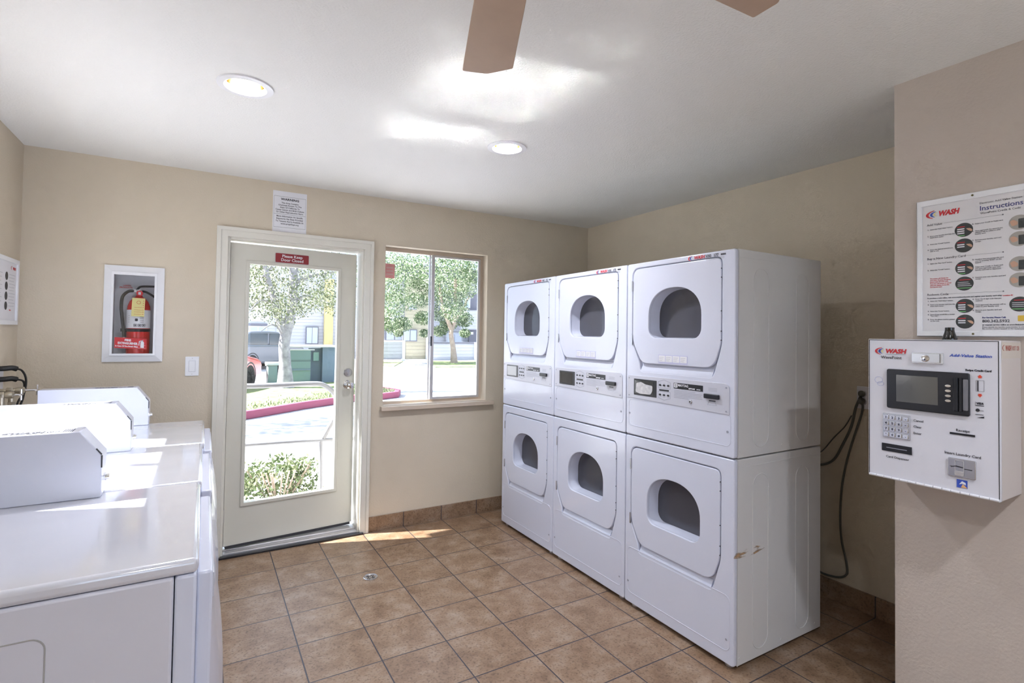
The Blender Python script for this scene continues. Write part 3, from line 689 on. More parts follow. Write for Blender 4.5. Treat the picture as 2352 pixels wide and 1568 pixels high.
# ================================================================= WASHERS
WT = .93
def wash_outline(): pass
def build_washer(loc, label):
    w = thing('washing_machine', label, 'washing machine', loc, 0, 'washing machines along the left wall')
    # local: x=0 at the lid front edge, -x to the wall ; y=0 far edge, near edge at -WD ; z up
    WD = .688
    bm = nb(); box(bm, -.70, -.045, -WD+.004, -.004, .03, WT-.034); c = obj('cabinet', bm, mat('washer_side', (.64, .635, .70), .35, coat=.1), w, bevel=.006)
    bm = nb(); Fq = frame((0, -WD+.004, 0), (1, 0, 0), (0, 0, 1))
    add_plate(bm, [rect(-.64, -.250, .12, WT-.10, .025, 6), rect(-.6375, -.2525, .1225, WT-.1025, .023, 6)], .0016, Fq, .0004, -.0004); obj('pressed_panel_line', bm, mat('seam_grey', (.38, .37, .36), .6), c)
    bm = nb(); box(bm, -.043, -.003, -WD+.004, -.004, .03, WT-.034); obj('front_frame', bm, M_white, w, bevel=.006)
    # lid: thick pressed top with rounded edges
    bm = nb(); box(bm, -.705, 0, -WD+.001, -.001, WT-.032, WT); obj('top', bm, M_lid, w, bevel=.011, seg=4)
    # raised front panel with a bowed door
    bm = nb(); box(bm, -.003, .028, -WD+.03, -.03, .06, WT-.042); f = obj('front_panel', bm, M_white, w, bevel=.006, seg=3)
    bm = nb(); add_ = []
    N = 18; prev = None
    for j in range(N+1):                                  # bowed door: cross sections along z
        z = .19+.60*j/N; k = math.sin(PI*j/N)**.6; row = []
        for i in range(13):
            y = -WD/2+(-1+2*i/12)*.26; e = 1-((i-6)/6)**2
            row.append(bm.verts.new((.028+.036*k*(max(e, 0)**.5), y, z)))
        row = [bm.verts.new((.027, -WD/2-.262, z))]+row+[bm.verts.new((.027, -WD/2+.262, z))]
        if prev:
            for i in range(len(row)-1): bm.faces.new((prev[i], prev[i+1], row[i+1], row[i]))
        prev = row
    dr = obj('door', bm, M_white, w)
    bm = nb(); box(bm, .0278, .031, -WD+.06, -.06, .815, .870); obj('control_strip', bm, M_pgrey, f)
    # meter case on top, chamfered front corner
    prof = [(-.690, WT), (-.690, WT+.197), (-.304, WT+.197), (-.252, WT+.125), (-.250, WT+.004), (-.254, WT)]
    bm = nb(); prism(bm, prof, lambda u, v, s: Vector((u, -.064+s*.095, v+.0005))); hd = obj('meter_case', bm, M_white, w, bevel=.003)
    bm = nb(); cyl(bm, (-.251, -.018, WT+.050), (-.243, -.018, WT+.050), .0115, n=20); cyl(bm, (-.243, -.018, WT+.050), (-.237, -.018, WT+.050), .009, n=16); obj('key_lock', bm, M_chrome, hd)
    bm = nb(); box(bm, -.2525, -.2495, -.0655, -.062, WT+.088, WT+.124); prism(bm, [(-.266, WT+.1435), (-.2525, WT+.1255), (-.2505, WT+.1268), (-.264, WT+.1455)], lambda u, v, s: Vector((u, -.0655+s*.006, v))); pieces('panel_gap', bm, M_dark, hd)
    Ft = frame((0, 0, WT+.1976), (1, 0, 0), (0, 1, 0))
    r, b_, y_ = swoosh(Ft, -.50, -.055, .05, .0002); y_.free()
    add_text(b_, 'WASH', Ft, -.462, -.052, .044, 'LEFT', .002, width=.075, shear=.2, w=.0004)
    add_text(b_, 'VXI 17', Ft, -.382, -.052, .034, 'LEFT', .0008, width=.03, w=.0004); r.free()
    for j in range(5): add_plate(b_, [rect(-.345+.005*j, -.342+.005*j, -.052, .0)], .0002, Ft, 0, .0002)
    obj('case_lettering', b_, mat('lettering_grey', (.015, .015, .025), .8), hd, smooth=False)
    for (x, y) in ((-.06, -.06), (-.06, -WD+.06), (-.65, -.06), (-.65, -WD+.06)):
        bm = nb(); lathe(bm, [(.018, 0), (.020, .004), (.020, .012), (.008, .014), (.008, .034)], (x, y, 0), n=12); obj('foot', bm, M_dark, w)
    return w
wx = -.098
wm = build_washer((wx, -1.758, 0), 'white top of the washing machine nearest the camera, big side panel in view')
wm['label'] = 'white washing machine nearest the camera with its side panel in view'
dup(wm, (wx+.004, -1.062, 0), 'white washing machine in the middle of the left row, strongly sunlit')
dup(wm, (wx+.012, -.366, 0), 'white washing machine farthest back, in the corner by the water valves')

# ================================================================= CORNER : poster, valves, cords
def wash_poster(p, F, wdt, hgt, seedv, small=False):
    pass
lp = thing('framed_instructions', 'white framed instruction poster on the left wall, cut by the edge of the picture', 'poster', (XL, -.245, 1.612))
Fp = frame((0, 0, 0), (0, 1, 0), (0, 0, 1))
bm = nb(); add_plate(bm, [rect(-.235, .225, -.170, .170), rect(-.213, .203, -.148, .148)], .012, Fp, .002, 0); obj('poster_frame', bm, M_frame, lp)
bm = nb(); add_plate(bm, [rect(-.215, .205, -.150, .150)], .003, Fp, 0, .001); obj('poster_sheet', bm, M_paper, lp)
bm = nb(); r, b_, y_ = swoosh(Fp, .11, .112, .02, .0045); y_.free(); b_.free(); add_text(r, 'WASH', Fp, .14, .114, .02, 'LEFT', .0008, w=.0045, width=.05, shear=.2)
add_text(r, 'Notice', Fp, .10, -.098, .010, 'LEFT', .0003, w=.0045)
obj('poster_logo', r, M_lred, lp, smooth=False)
for k in range(11): add_plate(bm, [rect(.085, .185-.01*(k % 3), .085-.016*k, .0863-.016*k)], .0003, Fp, 0, .0045)
for k in range(9): add_plate(bm, [rect(-.14, -.02-.01*(k % 3), .085-.02*k, .0865-.02*k)], .0003, Fp, 0, .0045)
obj('poster_text', bm, M_grey, lp, smooth=False)
bm = nb()
for k in range(4): add_plate(bm, [circle(.045, .075-.05*k, .021, 20)], .0003, Fp, 0, .0045)
pieces('poster_photo', bm, M_dark, lp, smooth=False)

# shut-off valves on the left wall
vv = thing('hot_water_valve', 'farther of two old brass shut-off valves in the corner behind the washers', 'valve', (XL, -.325, 1.122), 0, 'brass valves')
def valve_parts(t, L):
    bm = nb(); tube(bm, [(0, 0, 0), (L*.55, 0, 0)], .010, 14); lathe(bm, [(.013, 0), (.016, .004), (.016, .020), (.013, .024)], (L*.3, 0, 0), (1, 0, 0), 6); lathe(bm, [(.012, 0), (.017, .01), (.017, .03), (.010, .035)], (L*.5, 0, 0), (1, 0, 0), 14); cyl(bm, (L*.42, 0, 0), (L*.42, 0, -.055), .012, n=14)
    lathe(bm, [(.016, 0), (.016, .014)], (L*.42, 0, -.07), (0, 0, 1), 6); obj('valve_body', bm, M_brass, t)
    bm = nb(); cyl(bm, (L*.5, 0, 0), (L, 0, 0), .004, n=10); obj('stem', bm, M_steel, t)
    bm = nb(); tube(bm, [(L, 0, -.026), (L, 0, .026)], .0045, 8); tube(bm, [(L, -.022, 0), (L, .022, 0)], .0045, 8); obj('cross_handle', bm, M_steel, t)
    bm = nb(); tube(bm, smooth_path([(L*.42, 0, -.07), (L*.42+.004, 0, -.14), (L*.42-.02, 0, -.3), (L*.3, .0, -.6)], 5), .010, 10); obj('fill_hose', bm, M_cord, t)
valve_parts(vv, .160)
v2 = thing('cold_water_valve', 'nearer of two old brass shut-off valves in the corner behind the washers', 'valve', (XL, -.40, 1.108), 0, 'brass valves')
valve_parts(v2, .118)
es = thing('escutcheon_ring', 'round beige pipe collar on the left wall below the black cords', 'pipe collar', (XL, -.33, 1.085))
bm = nb(); lathe(bm, [(.062, 0), (.060, .006), (.040, .012), (.020, .014)], ax=(1, 0, 0)); obj('collar', bm, mat('beige_metal', (.42, .35, .26), .5), es)
for k, (z0, y0) in enumerate(((1.225, -.24), (1.172, -.235))):
    c = thing('appliance_cord', ('upper' if k == 0 else 'lower')+' black power cord plugged in at the left wall above the washers', 'power cord', (XL, y0, z0))
    bm = nb(); tube(bm, smooth_path([(.0, -.012, 0), (.02, -.010, 0), (.045, 0, .002), (.06, .012, -.004)], 3), .013, 12, radii=None); obj('plug', bm, M_bcord, c)
    bm = nb()
    tube(bm, smooth_path([(.055, .010, -.003), (.075+.004*k, .035, -.014), (.088-.006*k, .052, -.06+.01*k), (.083-.006*k, .048, -.13+.02*k), (.06, .03, -.2), (.05, .03, -.45)], 6), .0048, 8); obj('flex', bm, M_bcord, c)
    bm = nb(); box(bm, 0.0005, .006, -.035, .035, -.057, .057)
    if k: obj('socket_plate', bm, M_paper, c, bevel=.002)
    else: bm.free()

# ================================================================= RIGHT SIDE : outlet, cords, station, poster
ol = thing('wall_outlet', 'white double wall outlet half hidden by the payment station', 'outlet', (XR, -2.343, 1.122))
Fo = frame((0, 0, 0), (0, -1, 0), (0, 0, 1))
bm = nb(); add_plate(bm, [rect(-.036, .036, -.059, .059, .003)], .006, Fo, .002, 0); obj('wall_plate', bm, M_paper, ol)
bm = nb()
for v in (-.021, .021): add_plate(bm, [circle(0, v, .016, 18)], .003, Fo, 0, .005)
pieces('socket', bm, M_pgrey, ol)
Xc_ = XR-.012
cords = [('grey power cord hanging straight down from the outlet to the skirting', [(1981, 926), (1979, 950), (1950, 1040), (1935, 1110), (1930, 1180), (1933, 1240), (1944, 1290), (1945, 1318), (1925, 1325), (1895, 1318), (1880, 1310)], .0055, (1979, 921)),
         ('thick dark grey cord sagging from the outlet behind the dryers', [(1978, 908), (1966, 935), (1955, 980), (1935, 1022), (1918, 1052), (1900, 1064), (1875, 1068)], .0065, (1979, 904))]
for k, (lab, pts, r, pg) in enumerate(cords):
    P = [at(x, y, 'x', Xc_) for x, y in pts]; o0 = P[0].copy()
    P = [p-o0 for p in P]
    c = thing('power_cord', lab, 'power cord', o0)
    bm = nb(); tube(bm, smooth_path([V(.004, 0, .004)]+P, 5), r, 8); obj('flex', bm, M_cord, c)
    q = at(pg[0], pg[1], 'x', XR-.02)-o0
    bm = nb(); lathe(bm, [(.010, 0), (.016, .006), (.017, .018), (.010, .030)], (.005, q.y, q.z), (-1, 0, 0), 16); obj('plug', bm, M_cord, c)
P = [at(x, y, 'x', XR-.005) for x, y in [(1954, 957), (1940, 980), (1915, 1005), (1890, 1034), (1870, 1045)]]
c = thing('thin_wire', 'thin grey wire coming out of a hole in the right wall behind the dryers', 'wire', P[0]); bm = nb(); tube(bm, smooth_path([V(.004, 0, .003)]+[p-P[0] for p in P], 5), .003, 8); obj('flex', bm, M_cord, c)

# payment station
ps = thing('payment_station', 'white wall-mounted laundry card payment station with screen and keypad', 'payment machine', (XC-.0005, -2.795, .935))
PH, PW, PD = .496, .375, .178
Fp = frame((-PD, 0, -.935), (0, -1, 0), (0, 0, 1))      # u from the far edge, v = world z, w=-x
bm = nb(); box(bm, -PD+.012, 0, -PW, 0, 0, PH); obj('housing', bm, mat('station_side', (.60, .55, .53), .4), ps, bevel=.003)
bm = nb(); add_plate(bm, [rect(0, PW, .935, .935+PH, .002)], .012, Fp, .0012, -.0125); obj('front_door', bm, mat('station_face', (.70, .70, .76), .35, coat=.15), ps)
bm = nb(); add_plate(bm, [rect(.0022, PW-.0022, .9372, 1.4288), rect(.0042, PW-.0042, .9392, 1.4268)], .0006, Fp, 0, -.0004); obj('edge_line', bm, M_dark, ps, smooth=False)
bm = nb()
for k in range(15): cyl(bm, (-PD-.001, -.004-k*.0247, .004), (-PD-.001, -.027-k*.0247, .004), .0042, n=10)
pieces('hinge_knuckle', bm, M_paper, ps)
r, b_, y_ = swoosh(Fp, .022, 1.3745, .0265); add_text(r, 'WASH', Fp, .056, 1.3815, .0205, 'LEFT', .0011, width=.066, shear=.2)
obj('logo_red', r, M_lred, ps, smooth=False); obj('logo_blue', b_, M_lblue, ps, smooth=False); obj('logo_gold', y_, M_yel, ps, smooth=False)
bm = nb(); add_text(bm, 'Add-Value Station', Fp, .247, 1.3765, .0125, 'LEFT', .0003, width=.110, shear=.25); obj('title_lettering', bm, mat('title_blue', (.04, .10, .50), .5), ps, smooth=False)
bm = nb()
add_text(bm, 'WavePoint', Fp, .042, 1.361, .0145, 'LEFT', .0001, width=.066)
add_plate(bm, [rect(.056, .120, 1.3765, 1.3773)], .0002, Fp, 0, .0004)
add_text(bm, 'Swipe Credit Card', Fp, .289, 1.332, .0088, 'LEFT', .0004, width=.066)
for t, v in (('Cancel', 1.149), ('Clear', 1.128), ('Enter', 1.106)): add_text(bm, t, Fp, .143, v, .0105, 'LEFT', .0001, xs=1.05)
add_text(bm, 'Receipt', Fp, .263, 1.135, .0115, 'LEFT', .0001, width=.036)
add_text(bm, 'Card Dispenser', Fp, .058, 1.010, .0108, 'LEFT', .0001, width=.072)
add_text(bm, 'Insert Laundry Card', Fp, .232, 1.0575, .0120, 'LEFT', .0001, width=.095)
obj('black_lettering', bm, M_ink, ps, smooth=False); bm = nb()
add_text(bm, 'VISA', Fp, .3165, 1.2285, .0085, 'LEFT', .0006, width=.018, shear=.2); add_plate(bm, [rect(.314, .336, 1.2235, 1.2255)], .0003, Fp, 0, .0004); add_plate(bm, [rect(.314, .3147, 1.2235, 1.236)], .0003, Fp, 0, .0004)
add_plate(bm, [circle(.320, 1.210, .0052, 16)], .0003, Fp, 0, .0004); add_plate(bm, [rect(.325, .335, 1.2085, 1.2095)], .0003, Fp, 0, .0004)
add_plate(bm, [rect(.314, .335, 1.1955, 1.1970)], .0003, Fp, 0, .0004); add_plate(bm, [[(.318, 1.186), (.336, 1.186), (.336, 1.192)]], .0003, Fp, 0, .0004)
obj('card_brand_mark', bm, M_ink, ps, smooth=False); bm = nb()
add_plate(bm, [rect(.316, .3365, 1.269, 1.304), rect(.3166, .3359, 1.2696, 1.3034)], .0003, Fp, 0, .0004); add_plate(bm, [rect(.3195, .3225, 1.270, 1.303)], .0003, Fp, 0, .0004)
obj('swipe_card_icon', bm, M_ink, ps, smooth=False)
bm = nb(); add_plate(bm, [[(.322, 1.311), (.330, 1.311), (.330, 1.315), (.3325, 1.315), (.326, 1.322), (.3195, 1.315), (.322, 1.315)]], .0003, Fp, 0, .0004)
add_plate(bm, [[(.322, 1.262), (.330, 1.262), (.330, 1.258), (.3325, 1.258), (.326, 1.251), (.3195, 1.258), (.322, 1.258)]], .0003, Fp, 0, .0004)
pieces('red_arrow', bm, mat('arrow_red', (.75, .08, .04), .5), ps, smooth=False)
# lock plate
bm = nb(); add_plate(bm, [rect(.140, .231, 1.350, 1.3865, .002)], .004, Fp, .001, 0); add_plate(bm, [rect(.142, .222, 1.3535, 1.3835, .001)], .007, Fp, .001, .003); lk = obj('lock_bar', bm, M_steel, ps)
bm = nb(); lathe(bm, [(.0115, 0), (.0115, .003), (.009, .0042)], (-PD-.010, -.182, 1.3675-.935), (-1, 0, 0), 20); cy = obj('lock_cylinder', bm, M_chrome, lk)
bm = nb(); add_plate(bm, [[(.181, 1.361), (.184, 1.361), (.184, 1.367), (.181, 1.367)]], .0005, Fp, 0, .0143); obj('keyhole', bm, M_dark, cy)
# screen bezel
bm = nb(); add_plate(bm, [rect(.064, .302, 1.187, 1.325, .006)], .010, Fp, .003, 0); bz = obj('screen_bezel', bm, M_black, ps)
bm = nb(); add_plate(bm, [rect(.095, .218, 1.213, 1.306, .001)], .0008, Fp, 0, .0098); sc = obj('screen', bm, mat('screen_glass', (.10, .10, .095), .10, coat=1.), bz)
for v in (1.280, 1.264, 1.2475, 1.2315):
    bm = nb(); add_plate(bm, [circle(.246, v, .0085, 18, .0045)], .003, Fp, .001, .009); obj('menu_button', bm, M_chrome, bz)
bm = nb(); add_plate(bm, [rect(.262, .274, 1.200, 1.308, .001)], .010, Fp, .002, .008); add_plate(bm, [rect(.277, .284, 1.200, 1.308, .001)], .008, Fp, .001, .008); rd = obj('swipe_reader', bm, M_black, bz)
bm = nb(); add_plate(bm, [rect(.286, .299, 1.205, 1.305, .003)], .004, Fp, .001, .009); obj('reader_cover', bm, mat('reader_grey', (.20, .20, .22), .25), rd)
# keypad
bm = nb(); add_plate(bm, [rect(.048, .135, 1.081, 1.167, .003)], .003, Fp, .001, 0); kp = obj('keypad', bm, M_steel, ps)
digits = ['1', '2', '3', '-', '4', '5', '6', '-', '7', '8', '9', '-', '*', '0', '#', '-']
kb = nb(); add_plate(kb, [rect(-.0072, .0072, -.0072, .0072, .002)], .004, frame((0, 0, 0), (0, -1, 0), (0, 0, 1)), .001, 0); km = mesh('key', kb); km.materials.append(M_chrome)
for k in range(16):
    u = .0605+.0204*(k % 4); v = 1.1530-.0203*(k//4)
    o = obj('key', km, None, kp); o.location = Fp @ Vector((u, v, .0028))
bm = nb()
for k in range(16):
    u = .0605+.0204*(k % 4); v = 1.1530-.0203*(k//4); add_text(bm, digits[k], Fp, u, v-.0035, .0105, 'CENTER', .0004, w=.0071)
obj('key_lettering', bm, M_ink, kp, smooth=False)
bm = nb(); add_plate(bm, [rect(.045, .139, 1.032, 1.059, .001)], .002, Fp, .0005, 0); cd = obj('card_dispenser', bm, M_black, ps)
bm = nb(); add_plate(bm, [rect(.060, .124, 1.044, 1.0462)], .0012, Fp, 0, .0018); obj('dispenser_lip', bm, M_grey, cd)
bm = nb(); add_plate(bm, [rect(.247, .313, 1.1235, 1.1300)], .0015, Fp, 0, 0); obj('receipt_slot', bm, M_black, ps)
bm = nb(); add_plate(bm, [rect(.242, .316, .988, 1.048, .004)], .006, Fp, .002, 0); cr = obj('card_reader', bm, M_steel, ps)
bm = nb(); add_plate(bm, [rect(.262, .286, .994, 1.043, .003), rect(.2635, .2845, .9955, 1.0415, .002)], .003, Fp, .001, .005); add_plate(bm, [rect(.262, .286, .994, 1.008, .002)], .004, Fp, .001, .005); obj('reader_well', bm, M_alu, cr)
bm = nb(); add_plate(bm, [[(.249, 1.022), (.254, 1.0185), (.264, 1.022), (.284, 1.020), (.284, 1.022), (.264, 1.0245), (.254, 1.021)]], .001, Fp, 0, .0085); add_plate(bm, [rect(.287, .307, 1.0165, 1.0190)], .001, Fp, 0, .0058); obj('card_slot', bm, M_dark, cr)
bm = nb(); add_plate(bm, [rect(.265, .293, .955, .981)], .0005, Fp, 0, .0002); st = obj('blue_sticker', bm, mat('sticker_blue', (.04, .09, .48), .4), ps)
bm = nb(); add_plate(bm, [[(.271, .965), (.279, .977), (.288, .973), (.289, .966), (.280, .969)]], .0004, Fp, 0, .0007); obj('sticker_card', bm, M_paper, st)
bm = nb(); add_plate(bm, [[(.276, .956), (.281, .968), (.286, .964), (.292, .958), (.292, .956)]], .0004, Fp, 0, .0009); obj('sticker_hand', bm, mat('skin_tone', (.72, .42, .20), .6), st)
bm = nb(); add_plate(bm, [circle(.034, 1.283, .013, 18, .012), circle(.034, 1.283, .012, 18, .011)], .0002, Fp, 0, .0001); add_plate(bm, [circle(.040, 1.270, .011, 18, .008), circle(.040, 1.270, .010, 18, .007)], .0002, Fp, 0, .0001); pieces('ink_ring', bm, mat('ink_blue', (.40, .46, .72), .6), ps, smooth=False)
# sticker on the side that faces the camera
Fsd = frame((0, -PW, -.935), (1, 0, 0), (0, 0, 1))
bm = nb(); add_plate(bm, [rect(-PD+.012, -.002, 1.375, 1.425)], .0004, Fsd, 0, .0001); st = obj('side_sticker', bm, mat('sticker_beige', (.62, .56, .50), .5), ps)
r, b_, y_ = swoosh(Fsd, -PD+.018, 1.398, .02, .0006); y_.free(); b_.free(); add_text(r, 'WASH', Fsd, -PD+.042, 1.4, .022, 'LEFT', .0009, width=.05, w=.0007, shear=.2); add_text(r, 'VXT 128', Fsd, -PD+.098, 1.4, .02, 'LEFT', .0002, width=.06, w=.0007)
obj('sticker_lettering', r, mat('logo_dull_red', (.38, .10, .08), .6), st, smooth=False)

bc = thing('black_cone', 'small glossy black tapered cup standing on top of the payment station', 'cup', (XC-.055, -2.998, .935+PH))
bm = nb(); lathe(bm, [(.0215, 0), (.0215, .006), (.0150, .026), (.0135, .034), (.0135, .043), (.011, .044)]); obj('shell', bm, mat('black_gloss', (.010, .011, .010), .12, coat=.8), bc)

# framed instructions above it
ip = thing('instruction_poster', 'white framed laundry card instruction poster above the payment station', 'poster', (XC, -2.881, 1.443))
Fq = frame((0, 0, -1.443), (0, -1, 0), (0, 0, 1))
PWD = .345
bm = nb(); add_plate(bm, [rect(0, PWD, 1.443, 1.943, .001), rect(.017, PWD-.017, 1.463, 1.922)], .012, Fq, .0025, 0); obj('poster_frame', bm, M_frame, ip)
bm = nb(); add_plate(bm, [rect(.015, PWD-.015, 1.460, 1.925)], .004, Fq, 0, .001); obj('poster_sheet', bm, mat('poster_paper', (.70, .69, .71), .45), ip)
bm = nb()
for u, v in ((.168, 1.933), (.168, 1.453)): cyl(bm, (-.0135, -u, v-1.443), (-.0115, -u, v-1.443), .0035, n=12)
pieces('frame_screw', bm, mat('bronze_screw', (.16, .14, .06), .4, metal=.6), ip)
W_ = .0056
r, b_, y_ = swoosh(Fq, .028, 1.873, .030, W_); add_text(r, 'WASH', Fq, .066, 1.8805, .0245, 'LEFT', .0014, width=.062, shear=.25, w=W_)
for k, t in enumerate(('The screen will display the', 'card value. Pressing the green', 'button adds the next card.', 'Press the red button to cancel', 'when the display shows the', 'new laundry card.')): add_text(r, t, Fq, .040, 1.652-.0062*k, .0052, 'LEFT', .0001, w=W_)
add_text(r, 'Location ID', Fq, .245, 1.5795, .0055, 'LEFT', .0002, w=W_)
obj('red_printing', r, M_lred, ip, smooth=False); obj('logo_blue', b_, M_lblue, ip, smooth=False); obj('logo_gold', y_, M_yel, ip, smooth=False)
bm = nb()
add_text(bm, 'Electronic Add-Value Station', Fq, .185, 1.899, .0092, 'LEFT', .00005, width=.11, w=W_)
add_text(bm, 'WavePoint Credit & Code', Fq, .187, 1.864, .0092, 'LEFT', .00005, width=.105, w=W_)
for t, v in (('Add Value', 1.848), ('Buy a New Laundry Card', 1.723), ('Redeem Code', 1.592)): add_text(bm, t, Fq, .031, v, .0112, 'LEFT', .00005, w=W_)
for u, v in ((.083, 1.852), (.145, 1.7265), (.095, 1.5955)): add_plate(bm, [rect(u, .246, v-.0003, v+.0003)], .0003, Fq, 0, .0052); add_plate(bm, [circle(.247, v, .0022, 12)], .0003, Fq, 0, .0053)
LT = [(1.832, '1.', 'Select the "Add Value" button.'), (1.808, '2.', 'Insert your laundry card into the\nsmart card reader.'), (1.778, '3.', 'Select the "Credit" button.'), (1.758, '4.', 'Select the desired amount you\nwish to add.'),
      (1.707, '1.', 'Select the "Buy Card" button.'), (1.683, '2.', 'Select the "Credit" button.'),
      (1.570, '1.', 'Select the "Add Value" button.'), (1.557, '2.', 'Insert your laundry card into the\nsmart card reader.'), (1.533, '3.', 'Select the "Code" button.'), (1.521, '4.', 'Select if you would like a receipt\n"Yes / No".'), (1.503, '5.', 'Enter the phone number printed\non the code.')]
LR = [(1.832, '5.', 'Swipe your Credit or Debit card.'), (1.807, '6.', 'Once approved, the amount you\nselected will be added to your\nlaundry card.'), (1.775, '7.', 'Remove your laundry card and\nreceipt.'),
      (1.708, '3.', 'Confirm that you accept the card\ncost by pressing "Enter" on the\nkeypad.'), (1.682, '4.', 'Swipe your Credit or Debit card\nand once approved, your new\nlaundry card will be dispensed.'), (1.646, '5.', 'Remove your new laundry card and\nreceipt.'),
      (1.571, '6.', 'Enter the 8 digit code that you\nreceived.'), (1.551, '7.', 'Once approved, the amount will be\nadded to your laundry card.'), (1.533, '8.', 'Remove your laundry card and\nreceipt.')]
for u0, LL in ((.033, LT), (.165, LR)):
    for v, n_, t in LL:
        add_text(bm, n_, Fq, u0, v, .0056, 'LEFT', .0003, w=W_); add_text(bm, t, Fq, u0+.0075, v, .0056, 'LEFT', .0001, w=W_)
add_text(bm, 'To purchase a code online, visit www.washlaundry.com and register your laundry card using', Fq, .031, 1.5805, .0056, 'LEFT', .0003, width=.212, w=W_)
add_text(bm, 'or request service online at www.fixlaundry.com', Fq, .191, 1.482, .0062, 'LEFT', .0003, w=W_)
add_text(bm, 'Please identify the laundry room number in addition to\nthe machine number located on the equipment.', Fq, .191, 1.4745, .0056, 'LEFT', .00005, w=W_)
add_text(bm, '800.342.5932', Fq, .191, 1.4925, .0128, 'LEFT', .0004, width=.072, w=W_)
obj('grey_printing', bm, mat('print_grey', (.13, .13, .15), .6), ip, smooth=False)
bm = nb(); add_text(bm, 'Instructions', Fq, .185, 1.8765, .0225, 'LEFT', .0002, width=.112, w=W_); obj('heading_printing', bm, MATS['navy_ink'] if 'navy_ink' in MATS else mat('navy_ink', (.05, .06, .22), .6), ip, smooth=False); bm = nb(); add_text(bm, 'For Service Please Call:', Fq, .191, 1.5065, .0066, 'LEFT', .0003, w=W_); obj('blue_printing', bm, mat('navy_ink', (.05, .06, .22), .6), ip, smooth=False)
bm = nb(); add_plate(bm, [rect(.283, .305, 1.495, 1.514, .002)], .0003, Fq, 0, .0052); obj('gold_card', bm, mat('gold_card', (.66, .44, .06), .4), ip)
circs = [(.141, 1.818, 0), (.141, 1.763, 1), (.142, 1.684, 0), (.142, 1.629, 2), (.143, 1.551, 0), (.143, 1.496, 1), (.288, 1.819, 3), (.288, 1.765, 3), (.288, 1.683, 3), (.288, 1.630, 3), (.288, 1.551, 2)]
bd = nb(); bl = nb(); bg = nb(); bs = nb(); brr = nb(); bgr = nb()
for u, v, k in circs:
    add_plate(bg if k == 3 else bd, [circle(u, v, .0262, 28, .0245)], .0003, Fq, 0, .0052)
    if k in (0, 1):
        for j in range(3 if k == 0 else 2): add_plate(bl, [rect(u-.019, u+.002, v+.0015-.0075*j, v+.0055-.0075*j, .001)], .0003, Fq, 0, .0056)
        add_plate(brr, [rect(u-.019, u+.003, v+.010, v+.0125)], .0003, Fq, 0, .0056)
        if k == 0: add_plate(bgr, [rect(u-.015, u+.003, v-.021, v-.018)], .0003, Fq, 0, .0056)
        add_plate(bs, [rounded([(u+.006, v+.004), (u+.018, v+.004), (u+.0245, v-.002), (u+.023, v-.009), (u+.014, v-.004)], .003)], .0003, Fq, 0, .0058)
    if k == 2:
        add_plate(brr, [rect(u-.014, u+.018, v+.012, v+.0145)], .0003, Fq, 0, .0056); add_plate(bgr, [rect(u-.019, u+.020, v-.017, v-.0145)], .0003, Fq, 0, .0056)
        for j in range(3): add_plate(bl, [rect(u-.019, u+.012+.004*j, v+.004-.006*j, v+.0055-.006*j)], .0003, Fq, 0, .0056)
    if k == 3:
        add_plate(bs, [rounded([(u-.024, v+.005), (u-.014, v+.011), (u-.003, v+.002), (u-.004, v-.008), (u-.018, v-.011)], .004)], .0003, Fq, 0, .0058)
        add_plate(bd, [rect(u-.002, u+.014, v-.019, v+.012, .002)], .0003, Fq, 0, .0055)
pieces('dark_photo', bd, mat('photo_dark', (.05, .055, .055), .5), ip); pieces('light_photo', bg, mat('photo_grey', (.38, .36, .33), .5), ip)
pieces('photo_menu_bar', bl, M_paper, ip); pieces('photo_finger', bs, mat('finger_tone', (.55, .34, .24), .6), ip); pieces('photo_red_bar', brr, M_lred, ip); pieces('photo_green_bar', bgr, mat('bar_green', (.15, .45, .15), .5), ip)

# ================================================================= FLOOR DRAIN, CAN LIGHTS, FAN
fd = thing('floor_drain', 'small round metal drain cover set in the floor tiles', 'floor drain', (.768, -.685, 0))
bm = nb(); lathe(bm, [(.041, 0.0005), (.041, .003), (.038, .0045), (.035, .0035), (.034, .0015), (.001, .0012)], n=36); obj('drain_cover', bm, M_steel, fd)
bm = nb()
for k in range(4):
    a = PI/4+k*PI/2; c, s = math.cos(a), math.sin(a)
    for o_ in (-.005, .005): 
        p = [(.008, o_-.0014), (.026, o_-.0014), (.026, o_+.0014), (.008, o_+.0014)]
        add_plate(bm, [[(x*c-y*s, x*s+y*c) for x, y in p]], .0005, Matrix.Identity(4), 0, .0021)
pieces('slot', bm, M_dark, fd, smooth=False)

